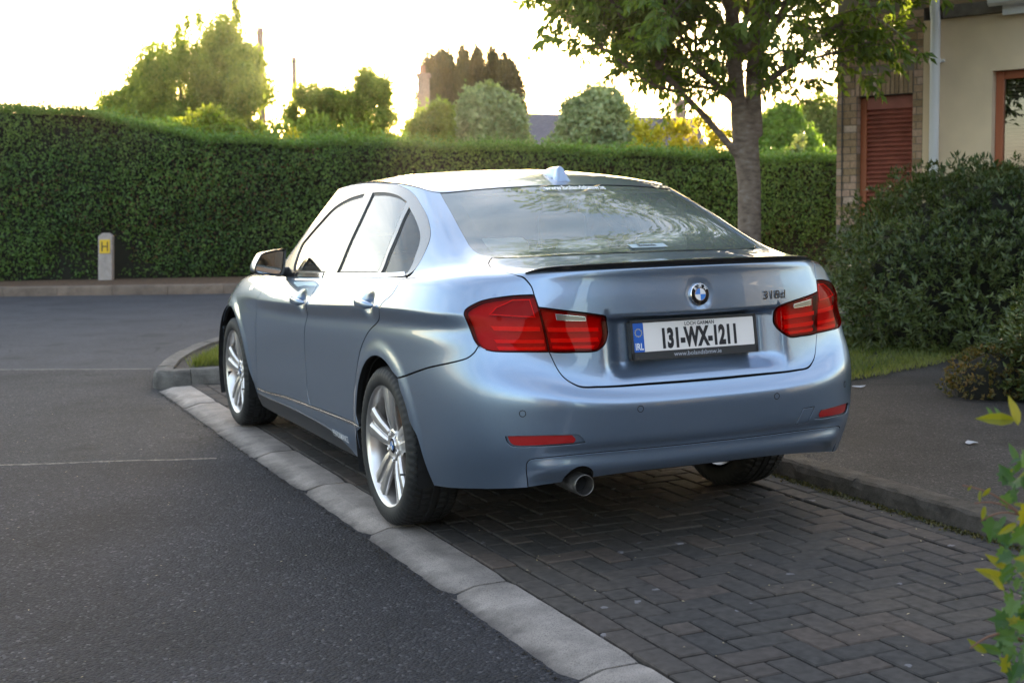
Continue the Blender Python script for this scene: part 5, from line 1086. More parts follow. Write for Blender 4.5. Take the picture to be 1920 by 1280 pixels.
# wheels
def wheel_meshes():
    n = 252; prof = [(-.094, .240), (-.103, .246), (-.110, .262), (-.1125, .283), (-.107, .303), (-.096, .3165), (-.085, .3215), (-.062, .3245), (-.060, .3175), (-.053, .3175), (-.051, .325), (-.022, .3255), (-.020, .318), (-.012, .318), (-.010, .3258)]
    prof = prof+[(-q, r) for q, r in prof[::-1]]
    mb = MB(); mb.lathe(prof, n, 'x'); V = np.array(mb.v)
    rr = np.hypot(V[:, 1], V[:, 2]); seg = np.tile(np.arange(n), len(prof)); lat = np.repeat(np.array([p[0] for p in prof]), n)
    cut = ((seg+np.round(np.abs(lat)*60).astype(int)) % 4 == 0) & (np.abs(lat) > .06) & (rr > .30); cut |= ((seg+2) % 4 == 0) & (np.abs(lat) < .052) & (np.abs(lat) > .021) & (rr > .324)
    k = np.where(cut, (rr-.0055)/rr, 1.0); V[:, 1] *= k; V[:, 2] *= k; mb.v = [tuple(q) for q in V]
    tyre = mb
    rim = MB(); rim.lathe([(-.097, .243), (-.101, .2505), (-.1035, .2505), (-.1035, .2465), (-.099, .240), (-.088, .2345), (-.05, .228), (.02, .222), (.09, .230)], 96, 'x')
    for p in range(5):
        base = math.radians(90+72*p)
        for sd in (-1, 1):
            path = [(.035, .010, .020, -.064, .030), (.065, .0195, .030, -.070, .030), (.095, .0245, .039, -.078, .028), (.14, .0275, .044, -.085, .026), (.19, .0325, .050, -.089, .022), (.222, .038, .057, -.092, .018), (.239, .042, .064, -.093, .014)]
            sec = []
            for r, off, w, fx, dp in path:
                for a, x in ((-.50, fx+dp), (-.5, fx+.008), (-.30, fx), (.30, fx+.0015), (.5, fx+.009), (.5, fx+dp)):
                    l = sd*(off+a*w); sec.append((x, r*math.cos(base)-l*math.sin(base), r*math.sin(base)+l*math.cos(base)))
            m = 6; F = [(i*m+k, i*m+(k+1) % m, (i+1)*m+(k+1) % m, (i+1)*m+k) for i in range(len(path)-1) for k in range(m)]
            rim.add(sec, F)
        # recessed web between the two blades of a pair
        V = []
        for r, h, x in ((.06, .012, -.056), (.12, .020, -.068), (.20, .025, -.074), (.236, .028, -.076)):
            for l in (-h, h): V.append((x, r*math.cos(base)-l*math.sin(base), r*math.sin(base)+l*math.cos(base)))
        rim.add(V, [(0, 1, 3, 2), (2, 3, 5, 4), (4, 5, 7, 6)])
    rim.lathe([(-.05, .072), (-.068, .068), (-.072, .058), (-.068, .040), (-.068, .0)], 40, 'x')
    for p in range(5):
        w = math.radians(54+72*p); cy, cz = .056*math.cos(w), .056*math.sin(w)
        q = MB(); q.lathe([(-.066, .0115), (-.074, .0115), (-.075, .009), (-.071, .006)], 10, 'x'); rim.add([(x, y+cy, z+cz) for x, y, z in q.v], q.f)
    disc = MB(); disc.lathe([(-.012, .07), (-.012, .162), (.012, .162), (.012, .07)], 64, 'x'); 
    cal = MB(); 
    for k in range(8):
        w0 = math.radians(-30+k*9); w1 = math.radians(-30+(k+1)*9); V = [(x, r*math.cos(w), r*math.sin(w)) for x in (-.035, .05) for w in (w0, w1) for r in (.11, .18)]
        cal.add(V, [(0, 1, 3, 2), (4, 6, 7, 5), (1, 5, 7, 3), (0, 2, 6, 4), (0, 4, 5, 1), (2, 3, 7, 6)])
    return tyre, rim, disc, cal
TY, RI, DI, CA = wheel_meshes()
for wx, wy in ((-.779, 0), (-.765, 2.79), (.779, 0), (.765, 2.79)):
    w = empty('wheel', (wx, wy, .3235), CAR); sg = -1 if wx < 0 else 1
    for nm, mb, mt, sm in (('tyre', TY, M_RUBBER, True), ('rim', RI, M_ALLOY, True), ('brake_disc', DI, M_RUST, False), ('brake_caliper', CA, M_SHELL, False)):
        V = np.array(mb.v)*np.array([-sg, 1, 1]); F = mb.f if sg < 0 else [f[::-1] for f in mb.f]
        o = link_mesh(nm, V+np.array([wx, wy, .3235]), F, mt, w, sm)
        if nm == 'rim': recalc(o); bevel(o, .0022, 2, 30)
        if nm == 'tyre': o.data.polygons.foreach_set('use_smooth', [abs(p.normal[0]) > .35 for p in o.data.polygons])
    badge('hub_cap', (wx+sg*.070, wy, .3235), (sg, 0, 0), (0, .3, 1), .033, w, False)
    mb = MB(); mb.tube([(wx+sg*.085, wy-.19, .3235-.085), (wx+sg*.108, wy-.185, .3235-.083)], [.005, .004], 8); mb.build('tyre_valve', M_PLAST, w)
# wheel wells, inner shell and floor keep light from leaking through the shut lines
for cy, cz, r in ((-.004, .318, .385), (2.765, .325, .40)):
    for sg in (-1, 1):
        mb = MB(); an = np.radians(np.arange(-25, 206, 11)); V = [(sg*x, cy+r*math.cos(w)*(1.0 if math.sin(w) > -.2 else 1.0), cz+r*math.sin(w)) for x in (.885, .52) for w in an]; n = len(an)
        mb.add(V, [(i, i+1, n+i+1, n+i) for i in range(n-1)]+[tuple(range(n, 2*n))]); mb.build('wheel_well', M_SHELL, CAR)
        mb = MB(); 
shell_r = poly([(0, .05), (6.1, .05)], ARC_RR[::-1], [ARC_RR[0]]+ARC_R[::-1], [ARC_R[0], (9.0, .05)], [(9.0, .05), (12.2, .05)], ARC_F[::-1], [ARC_F[0], (14.9, .05)], [(14.9, .05), (18.95, .05)], [(18.95, .05), (18.95, 11.9)], [(18.95, 11.9), (12.4, 11.7), (9, 11.7), (7.3, 11.5), (3.3, 11.8), (0, 11.85)], [(0, 11.85), (0, .05)], step=.05)
gsh = panel_geo(shell_r, (), -.002, -.040, .06, 0)
for mi in (0, 1): put('inner_shell', gsh, M_SHELL, CAR, mi)
mb = MB(); mb.box((-.56, -.42, .24), (.56, 3.3, .27)); mb.box((-.80, .45, .2), (.80, 2.25, .23)); mb.box((-.70, -.86, .385), (.70, -.46, .40)); mb.build('floor_pan', M_SHELL, CAR)
for sg in (-1, 1): mb = MB(); mb.box((sg*.78-.08, 3.02, .14), (sg*.78+.08, 3.05, .30)); mb.build('air_deflector', M_PLAST, CAR)
# cabin seen through the glass
def cushion(name, lo, hi, parent, mat=M_SEAT, rot=0, r=.04):
    lo = np.array(lo); hi = np.array(hi); c = (lo+hi)/2; h = (hi-lo)/2; mb = MB(); mb.box(tuple(-h), tuple(h), 0, Matrix.Translation(tuple(c)) @ Matrix.Rotation(rot, 4, 'X')); o = mb.build(name, mat, parent, True); bevel(o, r, 4, 30); return o
mb = MB(); mb.box((-.66, -.50, 1.0), (.66, -.02, 1.03)); mb.build('parcel_shelf', M_CABIN, CAR)
for x in (-.37, .37):
    s = cushion('front_seat', (x-.25, .90, .45), (x+.25, 1.02, 1.06), CAR, rot=math.radians(14)); cushion('headrest', (x-.13, .84, 1.07), (x+.13, .92, 1.24), s); cushion('seat_base', (x-.25, .95, .38), (x+.25, 1.5, .52), s)
RS = cushion('rear_seat', (-.62, .0, .45), (.62, .14, 1.03), CAR, rot=math.radians(16)); cushion('seat_base', (-.62, .1, .36), (.62, .6, .52), RS)
for x in (-.38, 0, .38): cushion('headrest', (x-.125, -.10, 1.04), (x+.125, -.02, 1.15+(.0 if x else -.02)), RS)
mb = MB(); mb.box((-.70, 1.75, .75), (.70, 2.3, .96)); bevel(mb.build('dashboard', M_PLAST, CAR), .05, 3)
mb = MB(); mb.lathe([(0.012*math.cos(w), .18+.012*math.sin(w)) for w in np.linspace(0, 2*math.pi, 9)[:-1]], 32, 'y', True); o = mb.build('steering_wheel', M_PLAST, CAR, True); o.location = (.37, 1.62, .93); o.rotation_euler = (math.radians(-22), 0, 0)
for sg in (-1, 1):
    mb = MB(); mb.box((sg*.70-.02, -.1, .30), (sg*.70+.02, 2.2, .93)); mb.build('door_lining', M_CABIN, CAR)
    mb = MB(); mb.tube([(sg*.60, .12, 1.30), (sg*.50, .02, 1.06)], [.02, .02], 6); mb.build('seat_belt', simple('pale_belt_trim', (.4, .4, .39), .7), CAR)
mb = MB(); mb.box((-.55, .2, 1.325), (.55, 1.5, 1.335)); mb.build('headliner', simple('pale_headliner', (.42, .42, .40), .9), CAR)
# dealer sticker low in the rear window
C, n = at(0, 12.13)
STK = None
def sticker():
    s = np.linspace(-.02, -.56, 7); V = []
    for t in (12.09, 12.21): V += list(SF.ev(s*1.0, np.full(7, t))+SF.nrm(s, np.full(7, t))*.003)
    o = link_mesh('window_sticker', V, [(i, i+1, 8+i, 7+i) for i in range(6)], simple('pale_sticker', (.34, .42, .46), .5), RW)
    return o
sticker(); text_st('sticker_lettering', 'Bolands', .085, 12.15, .026, M_INK, RW, lift=.0055, bold=.0006, vertical=1.3)
marker()
# ------------------------------------------------------------------ the street tree
def street_tree():
    base = W(2.075, 11.5, ZP-.02); root = empty('street_tree', tuple(base)); tag(root, 'street tree with smooth forked trunk and blossom on the grass behind the car', 'tree')
    g = np.random.default_rng(21); mb = MB(); tips = []
    R3 = np.array([RT[0], RT[1], 0]); F3 = np.array([FW[0], FW[1], 0]); Z = np.array([0, 0, 1.0])
    tr = [base+R3*a+Z*z for a, z in ((.01, 0), (.0, .4), (.0, .9), (.0, 1.35), (-.035, 1.75), (-.07, 1.98))]
    def tube(P, r): mb.tube(P, r, 12)
    mb.tube(tr, [.125, .105, .101, .100, .112, .095], 18)
    br = MB(); lp = []
    def limb(p, d, L, r, lev):
        n = 7; P = [p]; d = d/np.linalg.norm(d)
        for i in range(n):
            d = d+g.normal(0, .07, 3)+Z*(.035 if lev < 2 else -.02); d /= np.linalg.norm(d); P.append(P[-1]+d*L/n)
        P = np.array(P); (mb if lev == 0 else br).tube(P, np.linspace(r, r*.55 if lev < 2 else r*.3, n+1), 9 if lev == 0 else 6 if lev < 2 else 4, lev == 0)
        if lev >= 1: lp.append(P)
        if lev < 3:
            k = [8, 7, 4][lev]
            for j in range(k):
                f = g.uniform(.28, .98) if lev else g.uniform(.22, .98); q = P[int(f*n)]; a = rdir(1, g)[0]; a = a-d*(a@d); a /= np.linalg.norm(a); ang = g.uniform(.5, .95)
                nd = d*math.cos(ang)+a*math.sin(ang); limb(q, nd, L*g.uniform(.42, .62), r*.5*(1-.35*f), lev+1)
    fork = base+Z*1.9-R3*.05
    limb(base+Z*1.75+R3*.045, R3*.03+Z*1+F3*.08, 3.4, .075, 0)
    limb(fork-R3*.03, -R3*.30+Z*1-F3*.1, 3.2, .072, 0)
    limb(base+Z*1.55-R3*.07, -R3*.80+Z*.95-F3*.35, 1.9, .036, 0)
    limb(base+Z*2.0-R3*.05, -R3*.85+Z*.75+F3*.2, 1.75, .036, 0)
    limb(base+Z*2.15+R3*.06, R3*.85+Z*.72-F3*.2, 2.3, .034, 0)
    limb(base+Z*2.35, R3*.55+Z*.9+F3*.6, 2.6, .04, 0); limb(base+Z*2.3, -F3*.9+Z*.75+R3*.1, 2.5, .036, 0); limb(base+Z*2.5, F3*.7+Z*.9-R3*.5, 2.6, .04, 0); limb(base+Z*2.45, -R3*.6-F3*.7+Z*.8, 2.1, .036, 0)
    m, nt, b = new_mat('smooth_grey_bark'); L = nt.links.new; ge = N(nt, 'ShaderNodeNewGeometry'); mp = N(nt, 'ShaderNodeMapping'); mp.inputs['Scale'].default_value = (14, 14, 30); L(ge.outputs['Position'], mp.inputs[0]); n1 = N(nt, 'ShaderNodeTexNoise', Scale=1.0, Detail=7.0); L(mp.outputs[0], n1.inputs['Vector'])
    r = ramp(nt, n1.outputs['Fac'], [(.3, (.10, .070, .052)), (.55, (.185, .136, .105)), (.70, (.23, .19, .165)), (.78, (.38, .34, .31))]); L(r.outputs[0], b.inputs['Base Color']); b.inputs['Roughness'].default_value = .8; bp = N(nt, 'ShaderNodeBump', Strength=.5, Distance=.01); L(n1.outputs['Fac'], bp.inputs['Height']); L(bp.outputs[0], b.inputs['Normal'])
    tk = recalc(mb.build('trunk', m, root, True)); rm = tk.modifiers.new('join', 'REMESH'); rm.mode = 'VOXEL'; rm.voxel_size = .018; rm.use_smooth_shade = True; sm_ = tk.modifiers.new('soft', 'SMOOTH'); sm_.iterations = 4
    recalc(br.build('branches', m, root, True))
    # fine twigs filling the crown between the limbs
    tw = MB()
    for k in range(820):
        z = 2.12+6.2*g.uniform(0, 1)**1.15; rm_ = min(1.85, .40+1.4*(z-2.05))*min(1, (8.8-z)/2.2)**.5; a = g.uniform(0, 6.283); q = rm_*g.uniform(.15, 1)**.6
        p0 = base+R3*(q*math.cos(a))+F3*(q*math.sin(a))+Z*z; d = unit(R3*math.cos(a)+F3*math.sin(a)+Z*g.uniform(-.3, .7)+.5*rdir(1, g)[0]); L = g.uniform(.25, .5); P = np.array([p0+d*L*f-Z*.06*f*f for f in np.linspace(-.3, 1, 5)]); tw.tube(P, np.linspace(.006, .002, 5), 4, False); lp.append(P)
    tw.build('twigs', m, root, False, 'stuff')
    # leaves hang in clusters along the twigs
    C = []; A = []
    for P in lp:
        k = g.integers(16, 25); f = g.uniform(.15, 1.0, k)*(len(P)-1); i = np.minimum(f.astype(int), len(P)-2); q = P[i]+(P[i+1]-P[i])*(f-i)[:, None]; d = unit(P[-1]-P[0])
        a = unit(rdir(k, g)*.9+d*.6-np.array([0, 0, .65])); C.append(q+rdir(k, g)*.02); A.append(a)
    C = np.concatenate(C); A = np.concatenate(A); lo = C[:, 2] > base[2]+1.75; C = C[lo]; A = A[lo]; Nn = unit(np.array([0, 0, .8])+.8*rdir(len(C), g)); tint = np.clip(.45+.3*noise3(C, 2.5, 6)+g.normal(0, .2, len(C)), 0, 1)
    foliage('crown', C, .088, A, Nn, LM_TREE, root, .42, .18, tint)
    # cream flower heads
    tipsP = np.array([P[-1] for P in lp]); tipsP = tipsP[tipsP[:, 2] > base[2]+1.9]; pick = tipsP[g.choice(len(tipsP), 190, replace=False)]; FC = (pick[:, None, :]+rdir(190*34, g).reshape(190, 34, 3)*np.array([.042, .042, .026])).reshape(-1, 3)
    foliage('blossom', FC, .017, rdir(len(FC), g), rdir(len(FC), g), LM_BLOS, root, .9, .1)
    print('street tree leaves', len(C))
street_tree()

# ------------------------------------------------------------------ shrubs on the right
def leafy_mound(name, label, cat, cen, rad, n, size, mat, aspect=.3, up=.6, tips=None, seed=1, core=.78, group=None, lump=.16):
    g = np.random.default_rng(seed); root = empty(name, (cen[0], cen[1], ZP)); tag(root, label, cat, group)
    k = n//6; d = rdir(k, g); hz_ = np.hypot(d[:, 0], d[:, 1])[:, None]; d = np.where(d[:, 2:] < 0, np.concatenate([d[:, :2]/hz_, np.maximum(d[:, 2:]*1.15, -.98)], 1), d); r = (1+lump*noise3(d*2.2, 1.8, seed)+.5*lump*noise3(d*5, 2.0, seed+1))*g.uniform(.80, 1.04, k)
    P = np.array(cen)+d*r[:, None]*np.array(rad); nr = unit(d/np.array(rad)); ok = P[:, 2] > ZP; P = P[ok]; nr = nr[ok]; k = len(P)
    # rosettes of six leaves round every shoot
    sh = unit(nr*.8+np.array([0, 0, up])+.45*rdir(k, g)); C = np.repeat(P, 6, 0)+rdir(k*6, g)*size*.25; S = np.repeat(sh, 6, 0); A = unit(S*.75+rdir(k*6, g)*.75); Nn = unit(S+.3*rdir(k*6, g))
    tint = np.clip(np.repeat(.42+.3*noise3(P, 2.2, seed+2)+g.normal(0, .16, k), 6)+g.normal(0, .12, k*6), 0, 1)
    foliage('foliage', C, size, A, Nn, mat, root, aspect, .2, tint)
    mb = MB(); nu, nv = 20, 12; V = []
    for i in range(nv+1):
        ph = math.pi*i/nv
        for j in range(nu): th = 2*math.pi*j/nu; sp_ = math.sin(ph) if ph < math.pi/2 else 1.0; V.append((cen[0]+rad[0]*core*sp_*math.cos(th), cen[1]+rad[1]*core*sp_*math.sin(th), max(ZP-.02*i/nv, cen[2]+rad[2]*core*math.cos(ph)*(1 if ph < math.pi/2 else 1.3))))
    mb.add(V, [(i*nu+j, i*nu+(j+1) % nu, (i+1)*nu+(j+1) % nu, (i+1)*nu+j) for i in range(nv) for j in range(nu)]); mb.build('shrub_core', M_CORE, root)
    return root
c1_ = W(4.35, 11.15, .70); leafy_mound('evergreen_shrub', 'large dark evergreen shrub in front of the house right of the car', 'shrub', c1_, (1.80, 1.35, .90), 84000, .056, LM_SHRUB, .30, .75, seed=4, lump=.24)
c2_ = W(3.52, 7.75, .50); leafy_mound('evergreen_shrub', 'rounded evergreen shrub cut by the right edge beside the path', 'shrub', c2_, (.56, .56, .50), 15000, .045, LM_SHRUB, .34, .7, seed=9)
c3_ = W(2.94, 7.95, .12); leafy_mound('heather_mound', 'low red-tipped green mound at the foot of the rounded shrub', 'shrub', c3_, (.33, .30, .27), 7000, .026, LM_RED, .45, .6, seed=12)
yl = W(5.9, 12.2, 1.45); leafy_mound('golden_shrub', 'golden-leaved shrub below the house window', 'shrub', yl, (.38, .38, .22), 900, .075, LM_YELL, .5, .6, seed=15, core=.3)

# grass: the verge in front of the big shrub and the tuft on the kerb corner
def in_poly(P, poly):
    poly = np.array(poly); r = np.zeros(len(P), bool); a = poly; b = np.roll(poly, -1, 0)
    for p, q in zip(a, b):
        c = (p[1] > P[:, 1]) != (q[1] > P[:, 1]); r ^= c & (P[:, 0] < (q[0]-p[0])*(P[:, 1]-p[1])/(q[1]-p[1]+1e-12)+p[0])
    return r
def grass(name, poly, n, h, z, label, dry=0.0, wide=.006):
    poly_ = np.array(poly); lo, hi = poly_.min(0), poly_.max(0); P = RNG.uniform(lo, hi, (n, 2)); P = P[in_poly(P, poly)]; k = len(P); C = np.concatenate([P, np.full((k, 1), z)], 1)
    A = unit(rdir(k)*.55+np.array([0, 0, 1.0])); V, F = leaves(C, h, A, rdir(k), wide/h, .1, jitter=.5); t = np.clip(.45+.3*noise3(C, 3, 2)+RNG.normal(0, .2, k)+dry, 0, 1)
    o = fast_mesh(name, V, F, LM_GRASS, None, tint=np.repeat(t, 2), kind='stuff'); o['label'] = label; o['category'] = 'grass'; return o
grass('verge_grass', [(2.60, 1.88), (3.2, 2.06), (4.0, 2.36), (4.6, 2.70), (5.5, 3.2), (5.2, 4.2), (3.6, 5.0), (2.2, 4.6), (2.2, 3.0)], 30000, .042, ZP, 'short green verge grass in front of the big shrub', .1)
grass('dry_grass', [(2.52, 1.78), (3.2, 1.96), (4.0, 2.24), (4.6, 2.56), (4.6, 2.72), (3.2, 2.12), (2.55, 1.95)], 5000, .035, ZP, 'dry straw-coloured grass fringe along the path', .6)
grass('corner_grass', [(-.72, 5.04), (.93, 5.02), (.93, 6.6), (.2, 6.5), (-.28, 5.95), (-.58, 5.42)], 14000, .085, ZP+.005, 'ragged grass tuft on the kerb corner in front of the car', .05)
# dandelion stalks in the corner grass
for i, (x, y, h) in enumerate(((-.36, 5.55, .22), (-.33, 5.5, .26), (-.12, 5.4, .20), (-.20, 5.2, .15), (.03, 5.45, .20))):
    root = empty('weed_stalk', (x, y, ZP)); tag(root, ['leftmost thin weed stalk in the corner grass', 'tallest weed stalk in the corner grass', 'weed stalk with a dark head midway in the corner grass', 'shortest weed stalk at the front of the corner grass', 'weed stalk nearest the front wheel in the corner grass'][i], 'weed', 'weed stalks in the corner grass'); mb = MB(); mb.tube([(x, y, ZP), (x+.01, y, ZP+h*.6), (x+RNG.uniform(-.02, .02), y, ZP+h)], [.003, .0025, .002], 5); mb.build('stalk', simple('dry_stalk', (.22, .17, .08), .9), root)
    foliage('seed_head', np.array([[x, y, ZP+h]])+rdir(14)*.010, .018, rdir(14), rdir(14), LM_BLOS, root, .5)
# scattered moss and leaves along the right kerb foot; litter scraps
n = 2600; P = np.stack([1.046-np.abs(RNG.normal(0, .020, n)), RNG.uniform(-2.2, .6, n), np.full(n, .001)], -1); foliage('kerb_moss', P, .014, unit(rdir(n)+np.array([0, 0, .4])), rdir(n), leaf_mat('moss', (.022, .028, .008), (.10, .085, .025), .2), None, .6, .2, kind='stuff')
n = 70; P = np.stack([RNG.uniform(-.7, 1.0, n), RNG.uniform(-2.6, -.2, n), np.full(n, .002)], -1); foliage('fallen_petals', P, .011, unit(rdir(n)*np.array([1, 1, .1])), np.array([[0, 0, 1.0]])+.2*rdir(n), LM_BLOS, None, .6, .05, kind='stuff')
n = 260; P = np.stack([RNG.uniform(-3.0, -1.05, n), RNG.uniform(-2, 4.5, n), np.full(n, -.028)], -1); foliage('road_crumbs', P, .012, unit(rdir(n)*np.array([1, 1, .1])), np.array([[0, 0, 1.0]])+.3*rdir(n), leaf_mat('crumb', (.10, .07, .04), (.30, .25, .17), .1), None, .5, .05, kind='stuff')
for (x, y, s, lab) in ((2.85, 1.66, .045, 'white scrap of paper on the path behind the car'), (2.08, -.14, .035, 'white scrap of paper on the path near the right edge')):
    g = np.random.default_rng(int(x*10)); V = [(x+s*g.uniform(.6, 1)*math.cos(w)*1.3, y+s*g.uniform(.6, 1)*math.sin(w)*.8, ZP+.002+g.uniform(0, .012)) for w in np.linspace(0, 6.28, 9)[:-1]]+[(x, y, ZP+.012)]; o = link_mesh('paper_scrap', V, [(i, (i+1) % 8, 8) for i in range(8)], simple('paper', (.38, .38, .40), .8)); tag(o, lab, 'litter'); so = o.modifiers.new('t', 'SOLIDIFY'); so.thickness = .002

# ------------------------------------------------------------------ the foreground creeper at the right edge
def creeper():
    base = W(1.16, 2.55, 0); root = empty('garden_creeper', tuple(base)); tag(root, 'leafy creeper with lobed and yellow-green leaves at the right edge', 'plant')
    g = np.random.default_rng(5); stems = MB(); R3 = np.array([RT[0], RT[1], 0]); F3 = np.array([FW[0], FW[1], 0]); Z = np.array([0, 0, 1.0]); pts = []
    mg = leaf_mat('creeper_green', (.020, .065, .025), (.10, .18, .05), .4); my = leaf_mat('creeper_yellow', (.11, .14, .012), (.26, .24, .02), .45)
    def lp_(u, v, dp): return W((u-960)/2484*dp, dp, zpx(u, v, dp))
    def stem(a, b, r=.004, sag=.02):
        q = np.linspace(0, 1, 7)[:, None]; P = a*(1-q)+b*q; P[:, 2] += sag*np.sin(q[:, 0]*math.pi); stems.tube(P, np.linspace(r, r*.5, 7), 6); return P
    hub = [lp_(1935, v, 2.5) for v in (760, 900, 1000, 1100, 1220, 1290)]
    stem(base-R3*0, hub[0], .007, 0); 
    for t in ((1815, 915, 2.5), (1838, 950, 2.48), (1850, 985, 2.52)): stem(lp_(1932, 975, 2.5), lp_(*t), .0022, .012)
    stem(hub[4], lp_(1835, 1235, 2.45), .003)
    stems.build('stem', simple('creeper_stem', (.16, .07, .04), .7), root, True)
    lob = [(0, 0), (.16, -.10), (.40, -.06), (.30, .16), (.50, .26), (.30, .40), (.40, .62), (.18, .62), (.0, 1.0), (-.18, .62), (-.40, .62), (-.30, .40), (-.50, .26), (-.30, .16), (-.40, -.06), (-.16, -.10)]
    lan = [(0, 0), (.10, .12), (.17, .38), (.13, .68), (0, 1.0), (-.13, .68), (-.17, .38), (-.10, .12)]
    def leaf(nm, P, d, n, s, shape, mat):
        d = d/np.linalg.norm(d); n = n-d*(n@d); n /= np.linalg.norm(n); sd = np.cross(d, n); V = [P+sd*x*s+d*y*s+n*s*(abs(x)*.35-.22*y*y) for x, y in shape]; V.append(P+d*s*.4-n*s*.04); k = len(shape)
        link_mesh(nm, V, [(i, (i+1) % k, k) for i in range(k)], mat, root).data.attributes.new('tint', 'FLOAT', 'FACE').data.foreach_set('value', [float(g.uniform(.1, .9))]*k)
    cam3 = unit(CAM-base); down = -Z
    spec = [(1878, 985, .050, -.3, -1, lob, mg), (1890, 1000, .038, .3, -1, lob, mg), (1868, 920, .026, -.5, -.8, lan, my), (1850, 925, .024, -.3, -1, lan, my), (1833, 915, .016, -.4, -.6, lan, my), (1858, 955, .030, -.25, -1, lan, my), (1895, 935, .030, .2, -.8, lob, mg), (1912, 790, .072, -1, .12, lan, my), (1918, 800, .060, -.1, .9, lan, my), (1885, 785, .024, -.3, .8, lan, mg), (1870, 782, .022, -.5, .8, lan, mg), (1908, 1105, .070, -.9, .45, lan, my), (1905, 1080, .05, -.7, .5, lan, my), (1895, 1245, .055, -.9, .4, lan, mg), (1915, 1235, .06, -.5, .8, lan, mg), (1868, 1245, .045, -.8, .5, lan, my), (1898, 1040, .03, -.5, -.8, lob, mg), (1910, 900, .035, -.6, .6, lan, mg)]
    for u, v, s, a, b, sh, mt in spec: leaf('leaf', lp_(u, v, 2.5+g.uniform(-.06, .06)), R3*a+Z*b+F3*g.uniform(-.3, .3), cam3+rdir(1, g)[0]*.7, s*1.0, sh, mt)
    for k in range(150):
        v = g.uniform(860, 1290); u = 1915+g.uniform(-18, 70)+(10 if v < 900 else 0)-(18 if v > 1220 else 0); leaf('leaf', lp_(u, v, 2.5+g.uniform(-.15, .2)), R3*g.normal(-.4, .6)+Z*g.normal(-.1, .8)+F3*g.normal(0, .5), cam3+rdir(1, g)[0]*.9, g.uniform(.022, .045), lob if g.uniform() < .5 else lan, mg if g.uniform() < .78 else my)
    b = base[:2]; sheet('planting_bed', [(b[0]-.25, b[1]-.35), (b[0]+.9, b[1]-.6), (b[0]+.9, b[1]+.15), (b[0]-.15, b[1]+.12)], .006, M_SOIL)
creeper()

